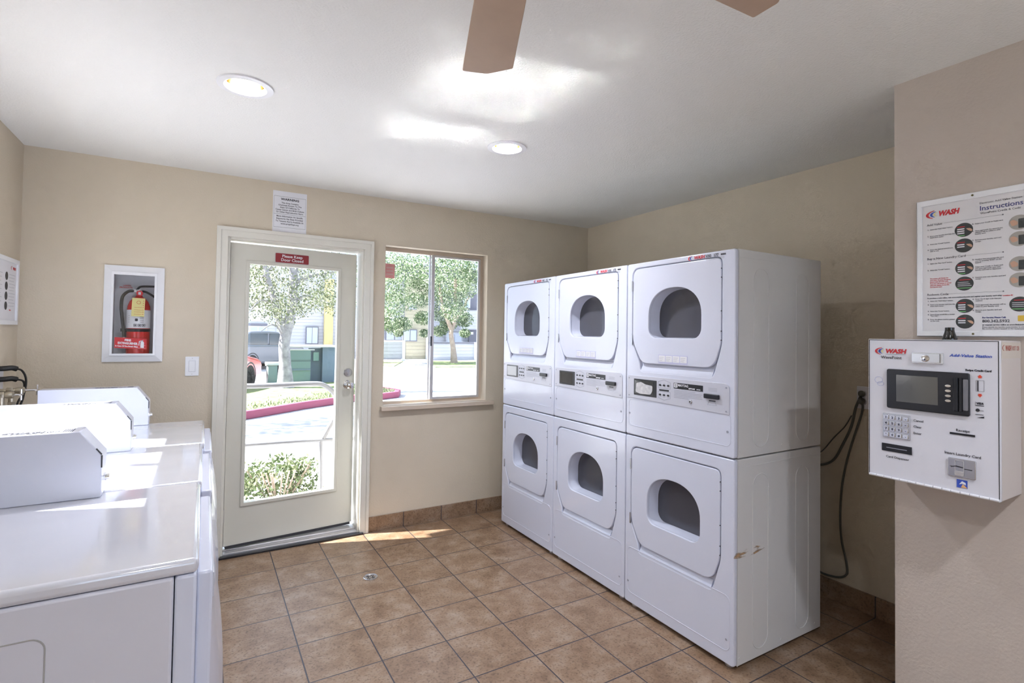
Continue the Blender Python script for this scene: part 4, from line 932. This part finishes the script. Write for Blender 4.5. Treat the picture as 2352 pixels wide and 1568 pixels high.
M_bulb = mat('lamp_glow', (1, .95, .85), .5, emit=(1, .86, .62), es=14)
for k, (x, y) in enumerate(LIGHTS):
    cl = thing('recessed_light', ['round recessed ceiling light nearer the left wall, above the washers side', 'round recessed ceiling light farther right, above the window side', 'unseen recessed fill light added behind the camera on the left', 'unseen recessed fill light added behind the camera on the right'][k], 'ceiling light', (x, y, H), 0, 'recessed ceiling lights')
    bm = nb(); lathe(bm, [(.104, -.0005), (.103, -.006), (.078, -.008), (.070, -.002), (.070, .010)], n=40); bm.faces.ensure_lookup_table()
    for f in [f for f in bm.faces if len(f.verts) > 4]: bm.faces.remove(f)
    obj('trim_ring', bm, M_frame, cl)
    bm = nb(); lathe(bm, [(.072, .0), (.074, .05), (.060, .12), (.02, .14)], n=32); bm.faces.ensure_lookup_table(); bm.faces.remove(bm.faces[0]); obj('gold_reflector', bm, mat('gold_reflector', (.80, .62, .34), .18, metal=1.), cl)
    bm = nb(); lathe(bm, [(.050, .026), (.053, .034), (.048, .060), (.028, .09), (.018, .115)], n=28); obj('lamp', bm, M_bulb, cl)
    lt = bpy.data.lights.new('recessed_lamp', 'AREA'); lt.shape = 'DISK'; lt.size = .13; lt.energy = (10, 16, 15, 20)[k]; lt.color = (.94, .98, 1.08); lt.spread = math.radians(150)
    lo = bpy.data.objects.new('lamp_light', lt); COL.objects.link(lo); lo.parent = cl; lo.location = (0, 0, .018)

cf = thing('ceiling_fan', 'ceiling fan with flat tan wooden blades hanging in front of the camera', 'ceiling fan', (.305, -3.11, H))
bm = nb(); lathe(bm, [(.065, 0), (.062, -.02), (.04, -.05), (.012, -.055), (.012, -.20)], n=28); obj('mount_rod', bm, M_frame, cf)
bm = nb(); lathe(bm, [(.03, -.18), (.10, -.20), (.125, -.24), (.12, -.285), (.09, -.31), (.03, -.32)], n=36); obj('motor', bm, M_frame, cf)
for k in range(5):
    a = math.radians(-4+72*k); 
    bm = nb(); t = .006
    poly = rounded([(.14, -.045), (.54, -.062), (.592, -.0), (.598, .066), (.14, .05)], [.01, .004, .006, .006, .01])
    add_plate(bm, [poly], t, Matrix.Identity(4), .0015, -.003)
    bl_ = obj('blade', bm, M_fan, cf); bl_.location = (0, 0, -.298); bl_.rotation_euler = (math.radians(5), 0, a)
    bm = nb(); add_plate(bm, [rounded([(.08, -.02), (.17, -.03), (.20, 0), (.17, .03), (.08, .02)], .008)], .004, Matrix.Identity(4), 0, .0035); ir = obj('blade_iron', bm, M_brass, bl_)

exec_ext = True
# ================================================================= OUTSIDE
GZ = -.15
bm = nb(); box(bm, -40, 60, YW+T+.55, 60, GZ-.1, GZ); struct(obj('ground', bm, M_road, smooth=False))
bm = nb(); box(bm, -6, 8, YW+T, YW+T+.55, -.12, -.012); struct(obj('landing', bm, M_walk, smooth=False))
bm = nb(); box(bm, -14, XL-.12, -9, YW+T, GZ-.1, GZ); struct(obj('side_yard', bm, M_walk, smooth=False))
bm = nb(); box(bm, -14, 20, -14, YB-.12, GZ-.1, GZ); struct(obj('back_yard', bm, M_walk, smooth=False))
# roof with its eave over the front wall
bm = nb(); box(bm, XL-.18, 12, YB-.3, YW+T+.50, H+.16, H+.30); struct(obj('roof', bm, M_shwall, smooth=False))
def gpoly(name, pix, z, th, m, **k):
    P = [at(x, y, 'z', z) for x, y in pix]; bm = nb()
    prism(bm, [(p.x, p.y) for p in P], lambda u, v, w: Vector((u, v, z-th+w*th))); return obj(name, bm, m, smooth=False)
# planted island with lawn and its red curb
isl = [(-9.0, 2.2), (-2, 5.6), (.60, 7.0), (1.6, 7.85), (2.47, 8.45), (2.95, 8.75), (3.5, 8.78), (3.95, 9.0), (4.12, 9.4), (3.9, 10.4), (3.4, 12.2), (3.35, 12.6), (1.15, 12.6), (-.2, 10.6), (-1.7, 8.4), (-9, 4.2)]
bm = nb(); prism(bm, isl, lambda u, v, w: Vector((u, v, GZ+w*.135))); lawn = tag(obj('lawn', bm, M_grass, smooth=False), 'sunlit grass on the raised island beyond the driveway', 'grass', kind='stuff')
bm = nb(); ol_ = isl[:10]; n_ = len(ol_); outer = []
for i, p in enumerate(ol_):
    a = Vector(ol_[max(i-1, 0)]); b = Vector(ol_[min(i+1, n_-1)]); d = (b-a).normalized(); outer.append((p[0]+d.y*.14, p[1]-d.x*.14))
prism(bm, ol_+outer[::-1], lambda u, v, w: Vector((u, v, GZ+w*.15))); cb_ = tag(obj('red_curb', bm, M_curb, bevel=.02), 'faded red painted curb along the edge of the grass island', 'curb')
# grass tufts at the curb
bm = nb()
for k in range(2600):
    i = random.randrange(0, len(ol_)-1); t = random.random(); a = Vector(ol_[i]); b = Vector(ol_[i+1]); p = a.lerp(b, t); d = (b-a).normalized()
    q = p+Vector((-d.y, d.x))*(abs(random.gauss(0, .35))+.02); h = random.uniform(.02, .07); a = random.uniform(0, PI); w = .012
    z0 = GZ+.13; v = [bm.verts.new((q.x-w*math.cos(a), q.y-w*math.sin(a), z0)), bm.verts.new((q.x+w*math.cos(a), q.y+w*math.sin(a), z0)), bm.verts.new((q.x+random.uniform(-.03, .03), q.y+random.uniform(-.03, .03), z0+h))]; bm.faces.new(v)
tag(obj('grass_tufts', bm, M_leaf, smooth=False), 'short grass blades along the top of the red curb', 'grass', kind='stuff')

# handrail outside the door
hr = thing('handrail', 'bent galvanised pipe handrail just outside the glazed door', 'handrail', (0, .45, GZ))
def hp(px, py, y=.45): return at(px, py, 'y', y)-Vector((0, .45, GZ))
bm = nb(); tube(bm, smooth_path([hp(300, 893), hp(500, 888), hp(620, 885), hp(715, 881), hp(745, 885), hp(768, 905), hp(776, 935), hp(770, 955), hp(742, 1006)], 6), .019, 12); obj('top_rail', bm, M_rail, hr)
bm = nb(); tube(bm, [hp(380, 1030), hp(560, 1022), hp(700, 1012), hp(780, 1009), hp(850, 1004)], .016, 12); obj('lower_rail', bm, M_rail, hr)
p = hp(737, 1010); bm = nb(); tube(bm, [p+V(0, .0, .0), V(p.x+.012, p.y, 0.0)], .016, 12); obj('post', bm, M_rail, hr)
p = hp(470, 888); bm = nb(); tube(bm, [p, V(p.x, p.y, 0.0)], .016, 12); obj('post', bm, M_rail, hr)

def leaf_mesh(bm, pts, size, flat=.0, asp=.45):
    for p in pts:
        a = Vector((random.gauss(0, 1), random.gauss(0, 1), random.gauss(0, .7)-flat)).normalized(); b = a.orthogonal().normalized(); q = Matrix.Rotation(random.uniform(0, 2*PI), 3, a) @ b; r = a.cross(q)
        s = size*random.uniform(.6, 1.25); p = Vector(p)
        v = [bm.verts.new(p-q*s), bm.verts.new(p+r*s*asp), bm.verts.new(p+q*s), bm.verts.new(p-r*s*asp)]; bm.faces.new(v)
def cluster(centers, n, sd):
    out = []
    for _ in range(n):
        c, r = random.choice(centers); u = Vector((random.gauss(0, 1), random.gauss(0, 1), random.gauss(0, 1))).normalized()*r*random.random()**.45; out.append(Vector(c)+Vector((u.x, u.y, u.z*.75)))
    return out
# bush by the rail
bs_ = thing('leafy_bush', 'low leafy bush growing behind the handrail outside the door', 'bush', (.47, 1.05, GZ))
bm = nb()
for k in range(16):
    a = random.uniform(0, 2*PI); tube(bm, smooth_path([(0, 0, 0), (.1*math.cos(a), .1*math.sin(a), .2), (.25*math.cos(a), .22*math.sin(a), .45)], 3), .006, 6)
obj('stems', bm, M_bark2, bs_)
cs = [((-.20, 0, .40), .17), ((0, 0, .42), .18), ((.18, 0, .40), .17), ((-.1, -.05, .27), .2), ((.18, 0, .24), .18), ((-.3, 0, .3), .17), ((.29, 0, .12), .12), ((0, 0, .14), .22), ((-.45, .05, .3), .2)]
bm = nb(); leaf_mesh(bm, cluster(cs, 3000, 1), .021, 0, .5); obj('foliage', bm, M_bushl, bs_, smooth=False)

# street tree seen through the door
t1b = at(655, 893, 'z', GZ+.1)
def branch_tree(name, label, base, trunk, branches, cl, nleaf, ls, mb, ml, r0):
    t = thing(name, label, 'tree', base)
    bm = nb(); rad = [r0*(1-.45*i/(len(trunk)-1)) for i in range(len(trunk))]; rad[0] *= 1.5
    sp = smooth_path(trunk, 4); rr_ = [rad[min(len(rad)-1, i//4)]*(1-(i % 4)/4)+rad[min(len(rad)-1, i//4+1)]*((i % 4)/4) for i in range(len(sp))]
    tube(bm, sp, r0, 14, rr_); obj('trunk', bm, mb, t)
    for br_, ra in branches:
        bm = nb(); sp = smooth_path(br_, 4); tube(bm, sp, ra, 9, [ra*(1-.75*i/len(sp)) for i in range(len(sp))]); obj('branch', bm, mb, t)
    bm = nb(); leaf_mesh(bm, cluster(cl, nleaf, 1), ls); obj('foliage', bm, ml, t, smooth=False)
    return t
D1 = t1b.y
def r1(px, py, dy=0): return at(px, py, 'y', D1+dy)-t1b
tr = [r1(655, 895), r1(655, 840), r1(653, 790), r1(660, 755), r1(668, 720), r1(674, 665), r1(676, 600), r1(690, 520)]
brs = [([r1(655, 770), r1(640, 730), r1(630, 690), r1(615, 640), r1(605, 590), r1(600, 520)], .11), ([r1(670, 700), r1(700, 680), r1(735, 690), r1(770, 700)], .05),
       ([r1(640, 700), r1(600, 690), r1(570, 720)], .04), ([r1(675, 650), r1(710, 635), r1(745, 628), r1(790, 622)], .07), ([r1(650, 760), r1(625, 745), r1(600, 760)], .03), ([r1(676, 620), r1(640, 600), r1(600, 640)], .05)]
cl = [(r1(x, y, random.uniform(-1.2, 1.2)), r) for x, y, r in [(575, 620, .7), (610, 640, .8), (650, 620, .8), (700, 610, .7), (590, 670, .7), (640, 680, .7), (690, 670, .7), (740, 655, .7), (760, 690, .55), (575, 700, .55), (640, 715, .5), (680, 705, .5), (730, 690, .5), (560, 600, .8), (600, 590, .9), (740, 600, .7), (780, 640, .7), (540, 650, .8), (655, 745, .25), (800, 600, 1.0), (700, 540, 1.2), (600, 520, 1.4)]]
cl += [(V(-2.6, .2, 5.6), 1.3), (V(-1.2, -.3, 6.2), 1.4), (V(.6, .1, 6.4), 1.3), (V(1.8, .2, 5.8), 1.2)]
branch_tree('street_tree', 'pale barked street tree on the grass island, filling the door glass', t1b, tr, brs, cl, 15000, .036, M_bark, M_leaf, .155)
# trees seen through the window
t2b = at(1043, 834, 'z', GZ); D2 = t2b.y
def r2(px, py, dy=0): return at(px, py, 'y', D2+dy)-t2b
tr = [r2(1043, 836), r2(1041, 800), r2(1036, 770), r2(1038, 755), r2(1044, 740), r2(1046, 700), r2(1046, 640)]
brs = [([r2(1038, 758), r2(1028, 735), r2(1016, 700), r2(1008, 640)], .14), ([r2(1045, 735), r2(1062, 710), r2(1078, 680)], .1)]
cl = [(r2(x, y, random.uniform(-1.5, 1.5)), r) for x, y, r in [(1010, 600, 1.4), (1040, 600, 1.4), (1075, 610, 1.2), (1005, 640, 1.3), (1045, 640, 1.4), (1080, 640, 1.2), (1008, 680, 1.1), (1040, 685, 1.3), (1062, 665, 1.2), (1015, 720, 1.0), (1045, 715, 1.1), (1065, 735, .8), (1010, 760, .6), (1030, 745, .7), (1068, 765, .45), (1030, 560, 1.8), (1080, 570, 1.6)]]
branch_tree('shade_tree', 'green tree with a slim tan trunk seen through the right half of the window', t2b, tr, brs, [(c, r*.72) for c, r in cl], 17000, .062, M_bark2, M_leaf2, .15)
t3b = at(862, 834, 'z', GZ); D3 = t3b.y
def r3(px, py, dy=0): return at(px, py, 'y', D3+dy)-t3b
tr = [r3(862, 836), r3(866, 780), r3(872, 720), r3(880, 650)]
brs = [([r3(868, 760), r3(890, 730), r3(920, 700)], .14), ([r3(872, 720), r3(850, 690), r3(840, 650)], .1)]
cl = [(r3(x, y, random.uniform(-1.5, 1.5)), r) for x, y, r in [(895, 600, 1.3), (930, 600, 1.3), (965, 610, 1.3), (900, 640, 1.3), (940, 640, 1.4), (975, 650, 1.1), (895, 680, 1.2), (925, 690, 1.2), (960, 690, .9), (895, 720, 1.0), (905, 750, .8), (925, 745, .7), (972, 730, .7), (860, 640, 1.4), (850, 700, 1.2), (975, 765, .4), (870, 740, .8), (915, 765, .35)]]
branch_tree('broad_tree', 'green broad tree whose crown fills the left half of the window', t3b, tr, brs, [(c, r*.74) for c, r in cl], 17000, .062, M_bark2, M_leaf2, .26)

# tree left of the doorway that shades the driveway
dt_ = thing('driveway_tree', 'leafy tree left of the driveway that throws the dappled shade on the pavement', 'tree', (-5.6, 7.9, GZ))
bm = nb(); tube(bm, smooth_path([(0, 0, 0), (.05, 0, 2), (.2, 0, 4), (.3, 0, 6)], 4), .15, 12); obj('trunk', bm, M_bark, dt_)
bm = nb(); leaf_mesh(bm, cluster([((-.6, 0, 5.8), 1.1), ((.6, -.2, 6.2), 1.1), ((1.8, .1, 6.4), .9), ((.2, .3, 7.2), 1.2), ((2.8, .1, 6.1), .7)], 2600, 1), .09); obj('foliage', bm, M_leaf, dt_, smooth=False)

# dumpster enclosure
e0 = at(670, 893, 'z', GZ+.1); 
de = thing('trash_enclosure', 'green board trash enclosure with a flat lid behind the street tree', 'shed', (e0.x, 12.2, GZ))
def er(px, py, y): q = at(px, py, 'y', y); return q-Vector((e0.x, 12.2, GZ))
a = er(668, 892, 12.2); b = er(712, 893, 12.2); tp = er(668, 796, 12.2); c = er(770, 885, 12.9)
bm = nb(); box(bm, a.x-.12, b.x, 0, .08, .05, tp.z-.08); obj('front_boards', bm, M_green, de, smooth=False)
bm = nb(); box(bm, b.x, b.x+.34, .35, .42, .05, tp.z-.05); box(bm, b.x+.34, b.x+.36, .1, .42, .05, tp.z-.0); box(bm, b.x+.36, c.x-.1, .1, .16, .05, tp.z+.02); obj('side_panel', bm, M_green2, de, smooth=False)
bm = nb(); box(bm, b.x+.12, b.x+.27, .28, .35, .75, 1.0); obj('latch_box', bm, mat('latch_teal', (.25, .42, .38), .5), de)
bm = nb(); box(bm, a.x-.2, c.x-.05, -.06, 1.3, tp.z-.02, tp.z+.03); box(bm, a.x-.2, b.x+.1, -.03, .1, tp.z-.10, tp.z-.07); obj('lid', bm, M_side_white, de, bevel=.01)
bm = nb(); box(bm, a.x-.12, b.x, -.03, 0, .50, .53); box(bm, a.x-.17, a.x-.12, .0, 1.2, .0, tp.z-.05); box(bm, c.x-.16, c.x-.1, .16, 1.2, .0, tp.z-.05); obj('rail', bm, M_green2, de)
u0 = at(615, 882, 'z', GZ+.1); ub = thing('utility_box', 'small pale green utility cabinet standing left of the tree trunk', 'utility box', (u0.x, u0.y, GZ))
bm = nb(); box(bm, 0, .24, 0, .5, 0, .62); box(bm, .28, .50, 0, .5, 0, .62); obj('cabinet', bm, mat('pale_green', (.24, .34, .32), .5), ub, bevel=.01)
bm = nb(); box(bm, -.04, .54, -.04, .54, .62, .70); obj('lid', bm, mat('pale_lid', (.62, .66, .62), .5), ub, bevel=.015)

# cars
def car(name, label, loc, rz, paint, suv):
    c = thing(name, label, 'car', loc, rz)
    Lc, Wc = 4.4, 1.78; h = 1.62 if suv else 1.42
    low = rounded([(0, .28), (0, .72), (.25, .92 if suv else .80), (1.1, 1.0 if suv else .93), (3.9, 1.05 if suv else .98), (4.38, .95), (4.40, .35), (4.2, .26), (.15, .24)], [.06, .15, .1, .1, .1, .1, .06, .05, .05])
    cab = rounded([(1.0, .96), (1.75, h-.03), (2.4, h), (3.5, h-.02), (4.15 if suv else 3.95, 1.0)], [.02, .15, .2, .2, .02])
    arch = lambda x: circle(x, .33, .37, 24)
    Fc = frame((0, 0, 0), (1, 0, 0), (0, 0, 1))
    bm = nb(); add_plate(bm, [low], Wc, Fc, .09, -Wc/2)
    body = obj('body', bm, paint, c)
    bm = nb(); add_plate(bm, [cab], Wc-.26, Fc, .10, -(Wc-.26)/2); obj('cabin', bm, paint, c)
    for s in (1, -1):
        Fs_ = frame((0, -s*(Wc/2-.128), 0), (s, 0, 0), (0, 0, 1))
        for (p0, p1) in ((1.30, 2.38), (2.48, 3.70)):
            q = [(p0, 1.02), (p1, 1.02), (p1-.1 if p1 > 3 else p1, h-.12), (max(p0+.45 if p0 < 2 else p0, p0), h-.12)]
            q = [(s*a_, b_) for a_, b_ in q]; q = q if s > 0 else q[::-1]
            bm = nb(); add_plate(bm, [rounded(q, .04)], .01, Fs_, 0, .0); obj('side_window', bm, mat('car_glass', (.02, .03, .035), .08, coat=1.), c)
    for p0, p1, nm in (((1.05, .99), (1.74, h-.06), 'windshield'), ((4.10 if suv else 3.92, 1.03), (3.56, h-.06), 'rear_window')):
        d = Vector((p1[0]-p0[0], 0, p1[1]-p0[1])); n = Vector((-d.z, 0, d.x)).normalized()*(1 if nm == 'windshield' else -1)*.02
        bm = nb(); v = [bm.verts.new(Vector((x, y, z))+n*q) for q in (0, 1) for x, z in (p0, p1) for y in (-.62, .62)]
        for f in ((0, 1, 3, 2), (4, 6, 7, 5), (0, 2, 6, 4), (1, 5, 7, 3), (0, 4, 5, 1), (2, 3, 7, 6)): bm.faces.new([v[i] for i in f])
        obj(nm, bm, MATS['car_glass'], c, smooth=False)
    for x in (.85, 3.5):
        for s in (1, -1):
            y = s*(Wc/2-.10)
            bm = nb(); lathe(bm, [(.20, -.11), (.30, -.11), (.325, -.07), (.325, .07), (.30, .11), (.20, .11)], (x, y, .325), (0, s, 0), 26); wh = obj('wheel', bm, mat('tyre', (.02, .02, .02), .8), c)
            bm = nb(); lathe(bm, [(.20, .085), (.19, .095), (.16, .08), (.03, .10)], (x, y, .325), (0, s, 0), 20); obj('rim', bm, M_steel, wh)
            bm = nb()
            for q in range(8):
                an = q*PI/4; cyl(bm, Vector((x, y+s*.112, .325))+Vector((.05*math.cos(an), 0, .05*math.sin(an))), Vector((x, y+s*.108, .325))+Vector((.19*math.cos(an), 0, .19*math.sin(an))), .014, n=6)
            pieces('spoke', bm, M_dark, wh)
            bm = nb(); add_plate(bm, [circle(x if s < 0 else -x, .335, .385, 28), circle(x if s < 0 else -x, .335, .345, 28)], .012, frame((0, s*(Wc/2), 0), ((1, 0, 0) if s < 0 else (-1, 0, 0)), (0, 0, 1)), 0, -.008); obj('wheel_arch', bm, M_dark, c)
    for s in (1, -1):
        bm = nb(); lathe(bm, [(.02, 0), (.09, .01), (.10, .05), (.03, .07)], (.10, s*.62, .70), (-1, 0, 0), 16); obj('headlight', bm, M_chrome, c)
        bm = nb(); box(bm, 4.30, 4.42, s*.55-.17, s*.55+.17, .80, .93); obj('taillight', bm, mat('lamp_red', (.55, .02, .02), .2, coat=1.), c, bevel=.03)
    return c
rc = at(590, 884, 'z', GZ)
car('red_car', 'red car whose front wheel shows at the left edge of the door glass', (.62, 14.0, GZ), math.radians(180+64), mat('red_car_paint', (.58, .03, .04), .25, coat=.8), False)
car('silver_car', 'silver car parked farther back, left of the tree trunk', (3.4, 23.2, GZ), math.radians(226), mat('silver_paint', (.16, .17, .20), .3, metal=.3, coat=.6), True)

# apartment building behind the door view
def rbox(name, px0, px1, py0, py1, y, th, m, par, o0):
    A = at(px0, py0, 'y', y); B = at(px1, py1, 'y', y); bm = nb(); box(bm, min(A.x, B.x)-o0[0], max(A.x, B.x)-o0[0], y-o0[1], y+th-o0[1], min(A.z, B.z)-o0[2], max(A.z, B.z)-o0[2])
    return obj(name, bm, m, par, smooth=False)
def window_at(px0, px1, py0, py1, y, par, o0, fm, shade=(.45, .50, .60)):
    f = rbox('window', px0, px1, py0, py1, y-.06, .08, fm, par, o0)
    mid = (px0+px1)/2; k = max(1.2, (px1-px0)*.07)
    for a_, b_ in ((px0+k, mid-k/2), (mid+k/2, px1-k)):
        rbox('pane', a_, b_, py0+k, py1-k, y-.09, .03, mat('far_glass', shade, .15, coat=.6), f, o0)
    return f
o0 = (0, 30, GZ); bA = thing('apartment_building', 'grey and white sided apartment building seen through the door behind the parked cars', 'building', o0)
rbox('gable_wall', 640, 752, 560, 832, 30, .3, M_side_grey, bA, o0)
rbox('white_wall', 330, 640, 560, 832, 30.5, .3, M_side_white, bA, o0)
rbox('yellow_corner', 748, 763, 640, 832, 29.6, .3, M_yside, bA, o0)
rbox('right_wall', 763, 850, 560, 832, 29.9, .3, M_side_grey, bA, o0)
window_at(572, 613, 748, 775, 30.4, bA, o0, M_frame); rbox('lintel', 570, 614, 742, 748, 30.3, .2, M_shwall, bA, o0)
window_at(703, 731, 750, 790, 29.9, bA, o0, M_shwall)
rbox('patio_wall', 520, 600, 776, 828, 27.5, .2, M_side_white, bA, o0); rbox('patio_return', 600, 622, 776, 828, 28, .2, M_side_grey, bA, o0)
P0 = at(640, 560, 'y', 29.4); P1 = at(752, 560, 'y', 29.4)
o0 = (10.5, 28, GZ); bB = thing('townhouse', 'tan and grey sided townhouse seen through the window behind the trees', 'building', o0)
rbox('tan_wall', 936, 984, 640, 828, 28, .4, M_side_tan, bB, o0)
rbox('left_wall', 868, 938, 640, 828, 28.6, .4, M_side_grey, bB, o0)
rbox('right_wall', 984, 1110, 640, 828, 29.5, .4, M_side_grey, bB, o0)
rbox('upper_band', 1060, 1110, 671, 712, 28.9, .3, M_shwall, bB, o0)
rbox('balcony_front', 1060, 1110, 712, 757, 28.2, .3, M_side_grey, bB, o0)
rbox('white_post', 981, 986, 768, 828, 27.7, .2, M_frame, bB, o0)
window_at(926, 958, 756, 784, 27.9, bB, o0, M_shwall); window_at(885, 928, 757, 783, 28.4, bB, o0, M_shwall, (.10, .10, .12))
window_at(1025, 1062, 763, 788, 29.2, bB, o0, M_side_grey, (.40, .45, .55)); rbox('entry_door', 1078, 1095, 756, 800, 28.9, .2, M_shwall, bB, o0); window_at(940, 957, 697, 711, 27.8, bB, o0, M_shwall)
window_at(1064, 1080, 681, 707, 28.7, bB, o0, M_frame, (.10, .12, .16))
rbox('entry_lamp', 1082, 1087, 762, 768, 28.7, .1, M_frame, bB, o0)
rbox('roof', 868, 1120, 600, 645, 28.0, 3, M_shwall, bB, o0)
o0 = (9, 26.2, GZ)
f1 = thing('patio_fence', 'grey half-height board fence in front of the townhouse, left of the window mullion', 'fence', o0)
rbox('boards', 850, 927, 785, 823, 26.2, .12, M_side_grey, f1, o0); rbox('cap_rail', 850, 929, 781, 785, 26.15, .2, M_frame, f1, o0); rbox('post', 925, 930, 782, 829, 26.1, .2, M_frame, f1, o0)
o0 = (12.5, 26.2, GZ)
f2 = thing('patio_fence', 'grey half-height board fence in front of the townhouse, behind the slim tan trunk', 'fence', o0)
rbox('boards', 985, 1091, 789, 828, 26.2, .12, M_side_grey, f2, o0); rbox('cap_rail', 985, 1092, 785, 789, 26.15, .2, M_shwall, f2, o0); rbox('post', 1090, 1094, 786, 829, 26.1, .2, M_frame, f2, o0)
# lawn strips in front of the townhouse
bm = nb(); P = [at(x, y, 'z', GZ) for x, y in [(850, 829), (926, 830), (905, 842), (850, 839)]]; prism(bm, [(p.x, p.y) for p in P], lambda u, v, w: Vector((u, v, GZ+.03*w))); tag(obj('townhouse_lawn', bm, M_grass, smooth=False), 'shaded grass patch in front of the left patio fence', 'grass', kind='stuff')
bm = nb(); P = [at(x, y, 'z', GZ) for x, y in [(985, 829), (1100, 830), (1100, 843), (1000, 844)]]; prism(bm, [(p.x, p.y) for p in P], lambda u, v, w: Vector((u, v, GZ+.03*w))); tag(obj('trunk_lawn', bm, M_grass, smooth=False), 'shaded grass strip around the slim tan trunk', 'grass', kind='stuff')

# ================================================================= LIGHT
w = bpy.data.worlds.new('sky'); S.world = w; w.use_nodes = True
bg = w.node_tree.nodes['Background']; bg.inputs[0].default_value = (.70, .86, 1.10, 1); bg.inputs[1].default_value = 2.2
sun = bpy.data.lights.new('sun', 'SUN'); sun.energy = 32; sun.angle = math.radians(.6); sun.color = (1, 1, 1)
so = bpy.data.objects.new('sun', sun); COL.objects.link(so); so.location = (-6, 8, 12)
so.rotation_euler = Vector((1, -.36, -1.06)).to_track_quat('-Z', 'Y').to_euler()
def portal(name, loc, rot, sx, sy):
    l = bpy.data.lights.new(name, 'AREA'); l.shape = 'RECTANGLE'; l.size = sx; l.size_y = sy; l.cycles.is_portal = True
    o = bpy.data.objects.new(name, l); COL.objects.link(o); o.location = loc; o.rotation_euler = rot
portal('portal_door', (.45, YW+.30, 1.1), (math.radians(-90), 0, 0), .9, 2.0)
portal('portal_window', ((WX0+WX1)/2, YW+.16, (WZ0+WZ1)/2), (math.radians(-90), 0, 0), WW, WH)
portal('portal_left', (XL-.13, (LW[0]+LW[1])/2, (LW[2]+LW[3])/2), (0, math.radians(-90), 0), .7, 1.16)
portal('portal_back', (.575, YB-.13, 1.475), (math.radians(90), 0, 0), 2.25, 1.25)
# ================================================================= CAMERA
cd_ = bpy.data.cameras.new('camera'); cam = bpy.data.objects.new('camera', cd_); COL.objects.link(cam)
m = Matrix((RR, UU, -_f)).transposed().to_4x4(); m.translation = CAM; cam.matrix_world = m
cd_.sensor_fit = 'HORIZONTAL'; cd_.sensor_width = 36; cd_.lens = FPX*36/2352
cd_.shift_x = (1176-CX)/2352; cd_.shift_y = (CY-784)/2352; cd_.clip_start = .02; cd_.clip_end = 300
S.camera = cam
S.view_settings.view_transform = 'Standard'; S.view_settings.look = 'None'; S.view_settings.gamma = 1; S.view_settings.exposure = 0.0
S.view_settings.use_curve_mapping = False
# let sunlight mirrored by the glossy washer tops reach the ceiling
S.cycles.blur_glossy = 0.0; S.cycles.sample_clamp_indirect = 0.0
S.cycles.max_bounces = 7; S.cycles.diffuse_bounces = 4; S.cycles.glossy_bounces = 4; S.cycles.transparent_max_bounces = 12
S.cycles.use_adaptive_sampling = True; S.cycles.adaptive_threshold = .10; S.cycles.adaptive_min_samples = 24
